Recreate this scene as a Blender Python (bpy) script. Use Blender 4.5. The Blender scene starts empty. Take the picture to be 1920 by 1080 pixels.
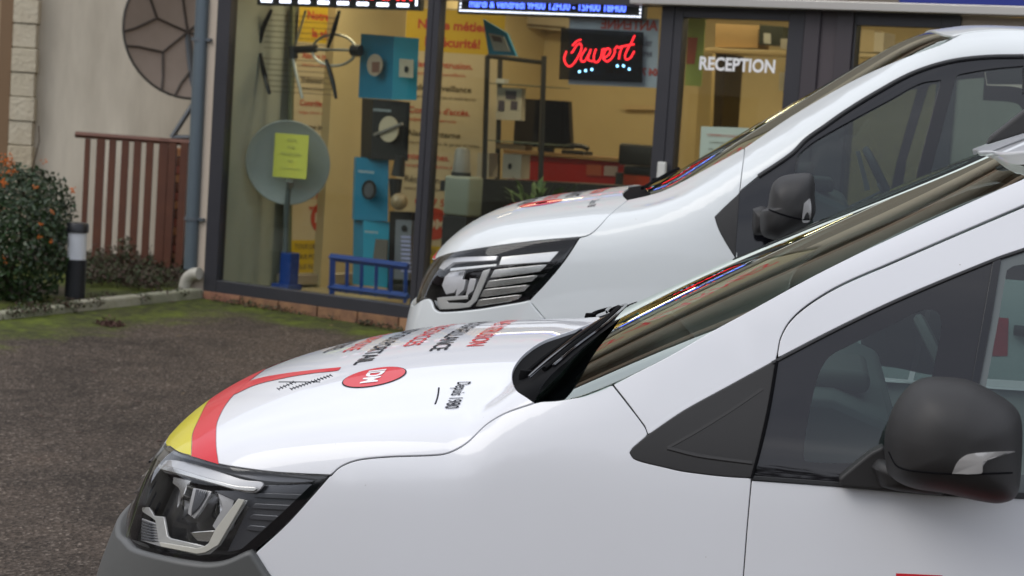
import bpy, bmesh
from mathutils import Vector, Matrix
from mathutils.geometry import delaunay_2d_cdt
import math, random
import numpy as np
# ---------------------------------------------------------------- camera model (pixels of the 1920x1080 photograph)
F_PX = 3650.0; PITCH = math.radians(5.22); ROLL = math.radians(3.78)
CAM = np.array([0.0, 0.0, 1.75])
_r0 = np.array([1.0, 0, 0]); _u0 = np.array([0, math.sin(PITCH), math.cos(PITCH)]); FWD = np.array([0, math.cos(PITCH), -math.sin(PITCH)])
RIGHT = math.cos(ROLL) * _r0 + math.sin(ROLL) * _u0
UP = -math.sin(ROLL) * _r0 + math.cos(ROLL) * _u0

def project(P):
    d = np.asarray(P, float) - CAM
    w = d @ FWD
    return np.stack([960 + F_PX * (d @ RIGHT) / w, 540 - F_PX * (d @ UP) / w], -1)

def rays(px):
    px = np.atleast_2d(np.asarray(px, float))
    d = FWD + ((px[:, 0:1] - 960) / F_PX) * RIGHT + ((540 - px[:, 1:2]) / F_PX) * UP
    return d / np.linalg.norm(d, axis=1, keepdims=True)

def at_z(px, z):
    d = rays(px); t = (z - CAM[2]) / d[:, 2]
    return (CAM + d * t[:, None])

def spl(xk, yk):
    """natural cubic spline, linear outside"""
    xk = np.array(xk, float); yk = np.array(yk, float); n = len(xk); h = np.diff(xk)
    A = np.zeros((n, n)); b = np.zeros(n); A[0, 0] = A[-1, -1] = 1
    for i in range(1, n - 1):
        A[i, i - 1] = h[i - 1]; A[i, i] = 2 * (h[i - 1] + h[i]); A[i, i + 1] = h[i]
        b[i] = 3 * ((yk[i + 1] - yk[i]) / h[i] - (yk[i] - yk[i - 1]) / h[i - 1])
    c = np.linalg.solve(A, b)
    bb = (yk[1:] - yk[:-1]) / h - h * (2 * c[:-1] + c[1:]) / 3
    dd = (c[1:] - c[:-1]) / (3 * h)
    s_end = bb[-1] + 2 * c[-2] * h[-1] + 3 * dd[-1] * h[-1] ** 2
    def f(x):
        x = np.asarray(x, float)
        i = np.clip(np.searchsorted(xk, x) - 1, 0, n - 2); t = x - xk[i]
        v = yk[i] + bb[i] * t + c[i] * t * t + dd[i] * t ** 3
        v = np.where(x < xk[0], yk[0] + bb[0] * (x - xk[0]), v)
        return np.where(x > xk[-1], yk[-1] + s_end * (x - xk[-1]), v)
    return f

def smax(a, b, k):
    h = np.maximum(k - np.abs(a - b), 0) / k
    return np.maximum(a, b) + h ** 3 * k / 6
def smin(a, b, k): return -smax(-a, -b, k)
def sstep(x, a, b):
    t = np.clip((x - a) / (b - a), 0, 1); return t * t * t * (t * (t * 6 - 15) + 10)

class VanShape:
    """implicit body surface of a van in its own frame: x rearward from the nose, y away from the near side, z up"""
    def __init__(s, yaw, ground, anchor_px, anchor):
        s.th = math.radians(yaw); s.g = ground
        s.ex = np.array([math.cos(s.th), -math.sin(s.th), 0]); s.ey = np.array([math.sin(s.th), math.cos(s.th), 0]); s.ez = np.array([0, 0, 1.0])
        w = at_z([anchor_px], ground + anchor[2])[0]
        s.P0 = w - anchor[0] * s.ex - anchor[1] * s.ey - anchor[2] * s.ez
    def to_world(s, P):
        P = np.asarray(P, float); return s.P0 + P[..., 0:1] * s.ex + P[..., 1:2] * s.ey + P[..., 2:3] * s.ez
    def to_van(s, W):
        d = np.asarray(W, float) - s.P0; return np.stack([d @ s.ex, d @ s.ey, d @ s.ez], -1)
    def grad(s, P, e=1e-3):
        g = np.zeros_like(P)
        for i in range(3):
            o = np.zeros(3); o[i] = e; g[:, i] = s.F(P + o) - s.F(P - o)
        return g / np.linalg.norm(g, axis=1, keepdims=True)
    def hit_px(s, px, off=0.0, t0=3.0, t1=9.5):
        """points where the pixels' rays meet the body (closest approach when they miss)"""
        d = rays(px); o = s.to_van(CAM[None])[0]; D = np.stack([d @ s.ex, d @ s.ey, d @ s.ez], -1)
        ts = np.arange(t0, t1, 0.012); out = np.zeros_like(D)
        for c in range(0, len(D), 64):
            d_ = D[c:c + 64]; Fv = s.F(o + d_[:, None, :] * ts[None, :, None]) - off; neg = Fv < 0; hit = neg.any(1); j = np.argmax(neg, 1)
            a = ts[np.maximum(j - 1, 0)]; b = ts[j]
            for _ in range(22):
                m = (a + b) / 2; f = s.F(o + d_ * m[:, None]) - off; b = np.where(f < 0, m, b); a = np.where(f < 0, a, m)
            tt = np.where(hit, b, ts[np.argmin(Fv, 1)]); out[c:c + 64] = o + d_ * tt[:, None]
        return out
    def ray_out(s, O, D, off=0.0, r1=2.2):
        """outward rays from inside points O: last inside -> surface"""
        a = np.full(len(O), 0.02); b = np.full(len(O), r1)
        ts = np.linspace(0.02, r1, 90); Fv = s.F(O[:, None, :] + D[:, None, :] * ts[None, :, None]) - off
        j = np.argmax(Fv > 0, 1); a = ts[np.maximum(j - 1, 0)]; b = ts[j]
        for _ in range(24):
            m = (a + b) / 2; f = s.F(O + D * m[:, None]) - off
            b = np.where(f > 0, m, b); a = np.where(f > 0, a, m)
        return O + D * ((a + b) / 2)[:, None]

class CylChart:            # (x, angle round a long axis)
    def __init__(s, z0=0.55, k=0.9): s.z0 = z0; s.k = k
    def to2(s, P): return np.stack([P[:, 0], np.arctan2(P[:, 2] - s.z0, -P[:, 1]) * s.k], -1)
    def to3(s, V, Q, off=0.0):
        a = Q[:, 1] / s.k; O = np.stack([Q[:, 0], 0 * a, 0 * a + s.z0], -1)
        return V.ray_out(O, np.stack([0 * a, -np.cos(a), np.sin(a)], -1), off)
class PlanChart:           # (angle round a vertical axis, z)  for the nose
    def __init__(s, xc=0.9, k=0.9): s.xc = xc; s.k = k
    def to2(s, P): return np.stack([np.arctan2(-P[:, 1], s.xc - P[:, 0]) * s.k, P[:, 2]], -1)
    def to3(s, V, Q, off=0.0):
        a = Q[:, 0] / s.k; O = np.stack([0 * a + s.xc, 0 * a, Q[:, 1]], -1)
        return V.ray_out(O, np.stack([-np.cos(a), -np.sin(a), 0 * a], -1), off)

# ---------------------------------------------------------------- near van
class NearVan(VanShape):
    Hc = staticmethod(spl([-0.1, 0.0, 0.12, 0.3, 0.6, 1.0, 1.4], [0.86, 0.915, 0.990, 1.073, 1.157, 1.212, 1.250]))
    Sz = staticmethod(spl([0.1, 0.35, 0.65, 0.9, 1.05, 1.2, 1.45, 1.8], [0.86, 0.90, 0.925, 0.92, 0.905, 0.865, 0.79, 0.665]))
    Tp = staticmethod(spl([0.0, 0.25, 0.5, 0.8, 1.2, 1.6], [0.125, 0.06, 0.027, 0.009, 0.0, 0.0]))
    Nz = staticmethod(spl([0.2, 0.5, 0.75, 0.95, 1.1], [-0.05, -0.10, -0.03, 0.045, 0.13]))
    L = 4.49
    def F(s, P):
        x, y, z = P[..., 0], P[..., 1], P[..., 2]; u = np.abs(y)
        side = u - (s.Sz(z) - s.Tp(np.minimum(x, 1.6)))
        rear = x - s.L
        hood = (z - (s.Hc(np.minimum(x, 1.4)) - 0.105 * (u / 0.8) ** 2.3)) * 0.97
        nose = (s.Nz(z) + 0.13 * (u / 0.8) ** 2 + 0.10 * (u / 0.85) ** 6 - x) * 0.9
        ws = (z - (1.193 + (x - 1.00 - 0.04 * (u / 0.75) ** 2) * 0.57 - 0.03 * np.maximum(x - 1.0, 0) ** 2 - 30 * np.maximum(1.04 - x, 0) ** 3)) * 0.87
        roof = z - (1.825 - 0.05 * (u / 0.7) ** 2.2 - 0.03 * (x - 2.6) ** 2 * (x < 2.6))
        up = smin(hood, smax(ws, roof, 0.10), 0.05 + 0.12 * sstep(u, 0.70, 0.88))
        return smax(smax(smax(side, up, 0.17 - 0.07 * sstep(z, 1.10, 1.35)), nose, 0.16), rear, 0.1)
# ---------------------------------------------------------------- far van
class FarVan(VanShape):
    Hc = staticmethod(spl([-0.1, 0.0, 0.12, 0.3, 0.6, 0.9, 1.3], [0.95, 1.04, 1.135, 1.24, 1.32, 1.375, 1.42]))
    Sz = staticmethod(spl([0.1, 0.35, 0.7, 1.0, 1.2, 1.4, 1.65, 2.0], [0.90, 0.94, 0.97, 0.97, 0.955, 0.915, 0.85, 0.745]))
    Tp = staticmethod(spl([0.0, 0.25, 0.5, 0.8, 1.2, 1.6], [0.15, 0.07, 0.03, 0.01, 0.0, 0.0]))
    Nz = staticmethod(spl([0.2, 0.5, 0.8, 1.05, 1.25], [0.0, -0.02, -0.01, 0.055, 0.15]))
    L = 5.08
    def F(s, P):
        x, y, z = P[..., 0], P[..., 1], P[..., 2]; u = np.abs(y)
        side = u - (s.Sz(z) - s.Tp(np.minimum(x, 1.6)))
        hood = (z - (s.Hc(np.minimum(x, 1.3)) - 0.065 * (u / 0.8) ** 2.4)) * 0.97
        nose = (s.Nz(z) + 0.12 * (u / 0.85) ** 2 + 0.10 * (u / 0.9) ** 6 - x) * 0.9
        ws = (z - (1.290 + (x - 0.77 - 0.16 * (u / 0.8) ** 2) * 0.705 - 0.02 * np.maximum(x - 0.9, 0) ** 2 - 30 * np.maximum(0.86 - x, 0) ** 3)) * 0.83
        roof = z - (2.045 - 0.05 * (u / 0.75) ** 2.2 - 0.03 * (x - 2.4) ** 2 * (x < 2.4))
        up = smin(hood, smax(ws, roof, 0.14), 0.05 + 0.12 * sstep(u, 0.72, 0.92))
        return smax(smax(smax(side, up, 0.16 - 0.05 * sstep(z, 1.25, 1.5)), nose, 0.18), x - s.L, 0.1)

near = NearVan(8.5, 0.0, (1408, 900), (1.50, -0.912, 1.02))
far = FarVan(8.5, 0.13, (1176, 374), (0.85, -0.80, 1.335))
CYL = CylChart(); PLAN = PlanChart()
# ---------------------------------------------------------------- camera, sky, sun, exposure
SC = bpy.context.scene
COL = SC.collection
cd = bpy.data.cameras.new('camera'); cam = bpy.data.objects.new('camera', cd); COL.objects.link(cam)
cd.sensor_width = 36.0; cd.lens = F_PX / 1920 * 36.0; cd.clip_start = 0.1; cd.clip_end = 2000
M = Matrix(((RIGHT[0], UP[0], -FWD[0], CAM[0]), (RIGHT[1], UP[1], -FWD[1], CAM[1]), (RIGHT[2], UP[2], -FWD[2], CAM[2]), (0, 0, 0, 1)))
cam.matrix_world = M
cd.dof.use_dof = True; cd.dof.focus_distance = 4.75; cd.dof.aperture_fstop = 6.7
SC.camera = cam
SUN_EL, SUN_AZ = math.radians(44), math.radians(-118)      # azimuth from +Y towards +X
w = bpy.data.worlds.new('World'); SC.world = w; w.use_nodes = True
nt = w.node_tree; nt.nodes.clear()
def N(tree, t, **kw):
    n = tree.nodes.new(t)
    for k, v in kw.items():
        if k in ('loc',): continue
        if hasattr(n, k) and not k.startswith('i_'): setattr(n, k, v)
    return n
wo = N(nt, 'ShaderNodeOutputWorld'); bg = N(nt, 'ShaderNodeBackground')
sky = N(nt, 'ShaderNodeTexSky'); sky.sky_type = 'NISHITA'; sky.sun_disc = False
sky.sun_elevation = SUN_EL; sky.sun_rotation = SUN_AZ; sky.dust_density = 3.0; sky.air_density = 1.0; sky.ozone_density = 1.5
tc = N(nt, 'ShaderNodeTexCoord'); mp = N(nt, 'ShaderNodeMapping'); mp.inputs['Scale'].default_value = (1, 1, 2.6)
cl = N(nt, 'ShaderNodeTexNoise'); cl.inputs['Scale'].default_value = 2.2; cl.inputs['Detail'].default_value = 7; cl.inputs['Roughness'].default_value = 0.55
cr = N(nt, 'ShaderNodeValToRGB'); cr.color_ramp.elements[0].position = 0.30; cr.color_ramp.elements[0].color = (0.6, 0.6, 0.6, 1); cr.color_ramp.elements[1].position = 0.62; cr.color_ramp.elements[1].color = (1, 1, 1, 1)
cr2 = N(nt, 'ShaderNodeValToRGB'); cr2.color_ramp.elements[0].position = 0.35; cr2.color_ramp.elements[0].color = (7.8, 8.2, 9.2, 1); cr2.color_ramp.elements[1].position = 0.75; cr2.color_ramp.elements[1].color = (11.2, 11.5, 12.2, 1)
mx = N(nt, 'ShaderNodeMix'); mx.data_type = 'RGBA'
L = nt.links.new
L(tc.outputs['Generated'], mp.inputs['Vector']); L(mp.outputs['Vector'], cl.inputs['Vector'])
L(cl.outputs['Fac'], cr.inputs['Fac']); L(cl.outputs['Fac'], cr2.inputs['Fac'])
L(cr.outputs['Color'], mx.inputs[0]); L(sky.outputs['Color'], mx.inputs[6]); L(cr2.outputs['Color'], mx.inputs[7])
L(mx.outputs[2], bg.inputs['Color']); L(bg.outputs['Background'], wo.inputs['Surface'])
bg.inputs['Strength'].default_value = 0.106
sd = bpy.data.lights.new('sun', 'SUN'); so = bpy.data.objects.new('sun', sd); COL.objects.link(so)
sd.energy = 0.95; sd.angle = math.radians(36); sd.color = (1.0, 0.96, 0.9)
dsun = Vector((math.sin(SUN_AZ) * math.cos(SUN_EL), math.cos(SUN_AZ) * math.cos(SUN_EL), math.sin(SUN_EL)))
so.rotation_euler = dsun.to_track_quat('Z', 'Y').to_euler(); so.location = (0, 0, 30)
SC.view_settings.view_transform = 'Standard'; SC.view_settings.look = 'None'; SC.view_settings.exposure = 0.34; SC.view_settings.gamma = 1.0
SC.view_settings.use_curve_mapping = False
SC.cycles.max_bounces = 10; SC.cycles.transparent_max_bounces = 24; SC.cycles.glossy_bounces = 6
SC.cycles.sample_clamp_indirect = 6.0

# ---------------------------------------------------------------- object helpers
def tag(o, label=None, cat=None, group=None, kind=None):
    if label: o['label'] = label
    if cat: o['category'] = cat
    if group: o['group'] = group
    if kind: o['kind'] = kind
    return o
def thing(name, label, cat, loc=(0, 0, 0), rotz=0.0, group=None):
    o = bpy.data.objects.new(name, None); COL.objects.link(o); o.empty_display_size = 0.2
    o.location = Vector([float(a) for a in loc]); o.rotation_euler = (0, 0, rotz)
    return tag(o, label, cat, group)
def mesh_obj(name, V, Fc, mats, parent=None, smooth=False, normals=None, mi=None):
    me = bpy.data.meshes.new(name)
    me.from_pydata([tuple(map(float, v)) for v in V], [], [tuple(map(int, f)) for f in Fc]); me.update()
    if not isinstance(mats, (list, tuple)): mats = [mats]
    for m in mats: me.materials.append(m)
    if mi is not None: me.polygons.foreach_set('material_index', mi)
    if smooth or normals is not None: me.polygons.foreach_set('use_smooth', [True] * len(me.polygons))
    if normals is not None: me.normals_split_custom_set_from_vertices([tuple(map(float, n)) for n in normals])
    o = bpy.data.objects.new(name, me); COL.objects.link(o)
    if parent is not None: o.parent = parent
    return o
class MB:
    """collects simple solids into one mesh"""
    def __init__(s): s.V = []; s.F = []; s.mi = []; s.cur = 0
    def add(s, V, Fc):
        b = len(s.V); s.V += [tuple(map(float, v)) for v in V]; s.F += [tuple(i + b for i in f) for f in Fc]; s.mi += [s.cur] * len(Fc); return s
    def hexa(s, c):      # 8 corners: bottom ring, top ring
        return s.add(c, [(3, 2, 1, 0), (4, 5, 6, 7), (0, 1, 5, 4), (1, 2, 6, 5), (2, 3, 7, 6), (3, 0, 4, 7)])
    def box(s, x0, x1, y0, y1, z0, z1, bev=0.0):
        if bev <= 0: return s.hexa([(x0, y0, z0), (x1, y0, z0), (x1, y1, z0), (x0, y1, z0), (x0, y0, z1), (x1, y0, z1), (x1, y1, z1), (x0, y1, z1)])
        bm = bmesh.new(); bmesh.ops.create_cube(bm, size=1)
        for v in bm.verts: v.co = Vector(((x0 + x1) / 2 + v.co.x * (x1 - x0), (y0 + y1) / 2 + v.co.y * (y1 - y0), (z0 + z1) / 2 + v.co.z * (z1 - z0)))
        bmesh.ops.bevel(bm, geom=bm.edges[:], offset=bev, segments=3, profile=0.5, affect='EDGES')
        bm.verts.index_update(); s.add([v.co for v in bm.verts], [[v.index for v in f.verts] for f in bm.faces]); bm.free(); return s
    def tube(s, pts, r, n=8, cap=True, taper=None, flat=1.0, upv=None):
        P = [Vector([float(a) for a in p]) for p in pts]; rings = []; prev = None
        for i, p in enumerate(P):
            t = (P[min(i + 1, len(P) - 1)] - P[max(i - 1, 0)]).normalized()
            ref = Vector(upv) if upv is not None else (prev if prev is not None else (Vector((0, 0, 1)) if abs(t.z) < 0.9 else Vector((1, 0, 0))))
            a = (ref - t * ref.dot(t)).normalized(); b = t.cross(a); prev = a
            rr = r if taper is None else r * (taper[i] if isinstance(taper, (list, tuple)) else 1 + (taper - 1) * i / (len(P) - 1))
            rings.append([p + a * (math.cos(2 * math.pi * k / n) * rr * flat) + b * (math.sin(2 * math.pi * k / n) * rr) for k in range(n)])
        V = [v for rg in rings for v in rg]; Fc = []
        for i in range(len(P) - 1):
            for k in range(n): Fc.append((i * n + k, i * n + (k + 1) % n, (i + 1) * n + (k + 1) % n, (i + 1) * n + k))
        if cap: Fc.append(tuple(range(n - 1, -1, -1))); Fc.append(tuple((len(P) - 1) * n + k for k in range(n)))
        return s.add(V, Fc)
    def lathe(s, prof, o=(0, 0, 0), ax=(0, 0, 1), n=24):
        """prof: list of (radius, height along axis)"""
        ax = Vector(ax).normalized(); o = Vector([float(a) for a in o]); a = ax.orthogonal().normalized(); b = ax.cross(a); V = []; Fc = []
        for r, h in prof:
            for k in range(n): V.append(o + ax * h + a * (math.cos(2 * math.pi * k / n) * r) + b * (math.sin(2 * math.pi * k / n) * r))
        for i in range(len(prof) - 1):
            for k in range(n): Fc.append((i * n + k, i * n + (k + 1) % n, (i + 1) * n + (k + 1) % n, (i + 1) * n + k))
        return s.add(V, Fc)
    def prism(s, poly, d, o=None):
        """poly: 3D loop, d: extrusion vector"""
        n = len(poly); P = [Vector([float(a) for a in p]) for p in poly]; d = Vector([float(a) for a in d])
        return s.add(P + [p + d for p in P], [tuple(range(n - 1, -1, -1)), tuple(range(n, 2 * n))] + [(i, (i + 1) % n, (i + 1) % n + n, i + n) for i in range(n)])
    def build(s, name, mats, parent=None, smooth=False, fix=True):
        o = mesh_obj(name, s.V, s.F, mats, parent, mi=s.mi)
        me = o.data; bm = bmesh.new(); bm.from_mesh(me)
        if fix: bmesh.ops.recalc_face_normals(bm, faces=bm.faces)
        bm.to_mesh(me); bm.free()
        if smooth:
            me.polygons.foreach_set('use_smooth', [True] * len(me.polygons))
            try: me.set_sharp_from_angle(angle=math.radians(38))
            except Exception: pass
        return o
def copy_tree(o, parent=None):
    c = o.copy(); COL.objects.link(c)
    if parent is not None: c.parent = parent
    for ch in list(o.children): copy_tree(ch, c)
    return c

# ---------------------------------------------------------------- materials
def mat(name, col, rough=0.5, metal=0.0, coat=0.0, spec=0.5, noise=None, bump=None, coatr=0.03):
    """noise=(scale, amount, col2): mottles the base colour; bump=(scale, strength)"""
    m = bpy.data.materials.new(name); m.use_nodes = True; t = m.node_tree; b = t.nodes['Principled BSDF']
    b.inputs['Base Color'].default_value = (*col, 1); b.inputs['Roughness'].default_value = rough; b.inputs['Metallic'].default_value = metal
    b.inputs['Coat Weight'].default_value = coat; b.inputs['Coat Roughness'].default_value = coatr; b.inputs['Specular IOR Level'].default_value = spec
    if noise or bump: tcn = t.nodes.new('ShaderNodeTexCoord')
    if noise:
        n = t.nodes.new('ShaderNodeTexNoise'); n.inputs['Scale'].default_value = noise[0]; n.inputs['Detail'].default_value = 6; n.inputs['Roughness'].default_value = 0.6
        r = t.nodes.new('ShaderNodeValToRGB'); r.color_ramp.elements[0].position = 0.35; r.color_ramp.elements[1].position = 0.35 + noise[1]
        r.color_ramp.elements[0].color = (*col, 1); r.color_ramp.elements[1].color = (*noise[2], 1)
        if name in ('outside_plaster', 'cream_render', 'zinc_blue'):
            mpg = t.nodes.new('ShaderNodeMapping'); mpg.inputs['Scale'].default_value = (3.5, 3.5, 0.7); t.links.new(tcn.outputs['Object'], mpg.inputs['Vector']); t.links.new(mpg.outputs[0], n.inputs['Vector'])
        else: t.links.new(tcn.outputs['Object'], n.inputs['Vector'])
        t.links.new(n.outputs['Fac'], r.inputs['Fac']); t.links.new(r.outputs['Color'], b.inputs['Base Color'])
    if bump:
        n2 = t.nodes.new('ShaderNodeTexNoise'); n2.inputs['Scale'].default_value = bump[0]; n2.inputs['Detail'].default_value = 5
        bp = t.nodes.new('ShaderNodeBump'); bp.inputs['Strength'].default_value = bump[1]; bp.inputs['Distance'].default_value = bump[2] if len(bump) > 2 else 0.01
        t.links.new(tcn.outputs['Object'], n2.inputs['Vector']); t.links.new(n2.outputs['Fac'], bp.inputs['Height']); t.links.new(bp.outputs['Normal'], b.inputs['Normal'])
    return m
def emis(name, col, s):
    m = bpy.data.materials.new(name); m.use_nodes = True; b = m.node_tree.nodes['Principled BSDF']
    b.inputs['Base Color'].default_value = (*[c * 0.3 for c in col], 1); b.inputs['Emission Color'].default_value = (*col, 1); b.inputs['Emission Strength'].default_value = s
    return m
def glass(name, tint, refl=1.0, ior=1.5, rough=0.0, dirt=0.0, rcol=(0.97, 0.98, 1)):
    """thin pane: tinted see-through + mirror reflection by Fresnel"""
    m = bpy.data.materials.new(name); m.use_nodes = True; t = m.node_tree; t.nodes.clear()
    o = t.nodes.new('ShaderNodeOutputMaterial'); mixs = t.nodes.new('ShaderNodeMixShader'); tr = t.nodes.new('ShaderNodeBsdfTransparent'); gl = t.nodes.new('ShaderNodeBsdfGlossy')
    fr = t.nodes.new('ShaderNodeFresnel'); fr.inputs['IOR'].default_value = ior; tr.inputs['Color'].default_value = (*tint, 1); gl.inputs['Roughness'].default_value = rough
    gl.inputs['Color'].default_value = (*rcol, 1)
    ge = t.nodes.new('ShaderNodeNewGeometry'); io = t.nodes.new('ShaderNodeMath'); io.operation = 'MULTIPLY_ADD'; io.inputs[1].default_value = 1.0 / ior - ior; io.inputs[2].default_value = ior
    t.links.new(ge.outputs['Backfacing'], io.inputs[0]); t.links.new(io.outputs[0], fr.inputs['IOR'])
    mu = t.nodes.new('ShaderNodeMath'); mu.operation = 'MULTIPLY'; mu.inputs[1].default_value = refl; mu.use_clamp = True
    t.links.new(fr.outputs[0], mu.inputs[0]); t.links.new(mu.outputs[0], mixs.inputs[0]); t.links.new(tr.outputs[0], mixs.inputs[1]); t.links.new(gl.outputs[0], mixs.inputs[2])
    if dirt > 0:
        df = t.nodes.new('ShaderNodeBsdfDiffuse'); df.inputs['Color'].default_value = (0.55, 0.57, 0.6, 1); m2 = t.nodes.new('ShaderNodeMixShader'); m2.inputs[0].default_value = dirt
        t.links.new(mixs.outputs[0], m2.inputs[1]); t.links.new(df.outputs[0], m2.inputs[2]); t.links.new(m2.outputs[0], o.inputs['Surface'])
    else: t.links.new(mixs.outputs[0], o.inputs['Surface'])
    return m
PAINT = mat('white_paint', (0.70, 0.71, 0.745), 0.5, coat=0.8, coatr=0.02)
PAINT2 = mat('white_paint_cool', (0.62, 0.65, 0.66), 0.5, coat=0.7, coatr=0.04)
SCUT = mat('scuttle_plastic', (0.0035, 0.0035, 0.004), 0.7, spec=0.05)
BLK = mat('black_plastic', (0.013, 0.013, 0.014), 0.45, bump=(900, 0.15, 0.001))
BLKG = mat('gloss_black', (0.006, 0.006, 0.008), 0.08)
GAP = mat('seal_rubber', (0.004, 0.004, 0.005), 0.9, spec=0.1)
GREYP = mat('grey_bumper_plastic', (0.075, 0.077, 0.075), 0.5, bump=(700, 0.2, 0.001), noise=(3, 0.4, (0.09, 0.09, 0.086)))
DGREY = mat('dark_grey_plastic', (0.017, 0.016, 0.016), 0.55, bump=(1100, 0.25, 0.0008))
CHROME = mat('headlight_chrome', (0.80, 0.80, 0.78), 0.22, metal=0.95)
SATIN = mat('satin_reflector', (0.72, 0.72, 0.73), 0.25, metal=0.5)
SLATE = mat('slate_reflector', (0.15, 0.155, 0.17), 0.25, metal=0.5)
BOWL = mat('lamp_bowl', (0.16, 0.16, 0.165), 0.2, metal=0.85)
LENSIN = mat('lamp_housing', (0.012, 0.012, 0.014), 0.18)
LENS = glass('lamp_lens', (0.84, 0.84, 0.84), 0.85, 1.47)
GUIDE = mat('light_guide_white', (0.62, 0.62, 0.60), 0.12, metal=0.25, coat=1.0)
WSG = glass('windscreen_glass', (0.66, 0.76, 0.70), 1.85, 1.52, rcol=(0.90, 0.96, 0.89))
SIDEG = glass('side_glass', (0.38, 0.48, 0.455), 1.25, 1.5, dirt=0.004)
FRIT = mat('window_frit', (0.010, 0.009, 0.011), 0.03, coat=0.0)
RED = mat('red_vinyl', (0.60, 0.015, 0.025), 0.45, coat=0.35, spec=0.3)
YEL = mat('yellow_vinyl', (0.60, 0.52, 0.015), 0.45, coat=0.4, spec=0.3)
BLKV = mat('black_vinyl', (0.012, 0.012, 0.018), 0.6, spec=0.2)
WHV = mat('white_vinyl', (0.8, 0.8, 0.8), 0.35, coat=0.5)
AMB = mat('indicator_lens', (0.35, 0.34, 0.33), 0.12, coat=1)
TYRE = mat('tyre_rubber', (0.012, 0.012, 0.012), 0.75)
INT = mat('cabin_plastic', (0.035, 0.042, 0.042), 0.55)
INT2 = mat('cabin_dash_top', (0.07, 0.085, 0.085), 0.5)
SEAT = mat('seat_fabric', (0.03, 0.032, 0.035), 0.85)
LIN = mat('cabin_lining', (0.25, 0.27, 0.27), 0.8)

def speck(m, sc=38.0):
    t = m.node_tree; b = t.nodes['Principled BSDF']; c = tuple(b.inputs['Base Color'].default_value)
    tc_ = t.nodes.new('ShaderNodeTexCoord'); v = t.nodes.new('ShaderNodeTexVoronoi'); v.inputs['Scale'].default_value = sc; n = t.nodes.new('ShaderNodeTexNoise'); n.inputs['Scale'].default_value = 2.5; n.inputs['Detail'].default_value = 6
    t.links.new(tc_.outputs['Object'], v.inputs['Vector']); t.links.new(tc_.outputs['Object'], n.inputs['Vector'])
    r = t.nodes.new('ShaderNodeValToRGB'); r.color_ramp.elements[0].position = 0.03; r.color_ramp.elements[0].color = (1, 1, 1, 1); r.color_ramp.elements[1].position = 0.055; r.color_ramp.elements[1].color = (0, 0, 0, 1)
    t.links.new(v.outputs['Distance'], r.inputs['Fac']); sp_ = t.nodes.new('ShaderNodeSeparateColor'); t.links.new(v.outputs['Color'], sp_.inputs[0]); g = t.nodes.new('ShaderNodeMath'); g.operation = 'GREATER_THAN'; g.inputs[1].default_value = 0.93; t.links.new(sp_.outputs[0], g.inputs[0])
    mu_ = t.nodes.new('ShaderNodeMath'); mu_.operation = 'MULTIPLY'; t.links.new(r.outputs[0], mu_.inputs[0]); t.links.new(g.outputs[0], mu_.inputs[1])
    m1 = t.nodes.new('ShaderNodeMix'); m1.data_type = 'RGBA'; m1.inputs[6].default_value = c; m1.inputs[7].default_value = (c[0] * 0.93, c[1] * 0.92, c[2] * 0.90, 1); t.links.new(n.outputs['Fac'], m1.inputs[0])
    m2 = t.nodes.new('ShaderNodeMix'); m2.data_type = 'RGBA'; m2.inputs[7].default_value = (0.22, 0.18, 0.14, 1); t.links.new(m1.outputs[2], m2.inputs[6]); t.links.new(mu_.outputs[0], m2.inputs[0]); t.links.new(m2.outputs[2], b.inputs['Base Color'])
    rr_ = t.nodes.new('ShaderNodeMapRange'); rr_.inputs['To Min'].default_value = 0.012; rr_.inputs['To Max'].default_value = 0.05; t.links.new(n.outputs['Fac'], rr_.inputs['Value']); t.links.new(rr_.outputs[0], b.inputs['Coat Roughness'])
speck(PAINT); speck(PAINT2)
# ---------------------------------------------------------------- text helper (returns flat triangles of the built-in font)
def text_mesh(body, size=1.0, bold=0.0, align='LEFT', shear=0.0, space=1.0):
    cu = bpy.data.curves.new('lettering', 'FONT'); cu.body = body; cu.size = size; cu.offset = bold; cu.align_x = align; cu.shear = shear; cu.space_character = space
    cu.resolution_u = 3
    o = bpy.data.objects.new('lettering_source', cu); COL.objects.link(o); dg = bpy.context.evaluated_depsgraph_get(); dg.update()
    me = o.evaluated_get(dg).to_mesh(); V = np.array([v.co[:] for v in me.vertices]).reshape(-1, 3); Fc = [tuple(p.vertices) for p in me.polygons]
    o.evaluated_get(dg).to_mesh_clear(); bpy.data.objects.remove(o); bpy.data.curves.remove(cu)
    return V[:, :2], Fc
def subdiv_tris(V2, Fc, maxlen):
    """split long flat triangles so lettering can follow a curved body"""
    bm = bmesh.new(); vs = [bm.verts.new((v[0], v[1], 0)) for v in V2]
    for f in Fc:
        try: bm.faces.new([vs[i] for i in f])
        except ValueError: pass
    for _ in range(4):
        es = [e for e in bm.edges if e.calc_length() > maxlen]
        if not es: break
        bmesh.ops.subdivide_edges(bm, edges=es, cuts=1); bmesh.ops.triangulate(bm, faces=[f for f in bm.faces if len(f.verts) > 3])
    bm.verts.index_update(); V = np.array([v.co[:2] for v in bm.verts]); Fo = [tuple(v.index for v in f.verts) for f in bm.faces]; bm.free(); return V, Fo
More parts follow.
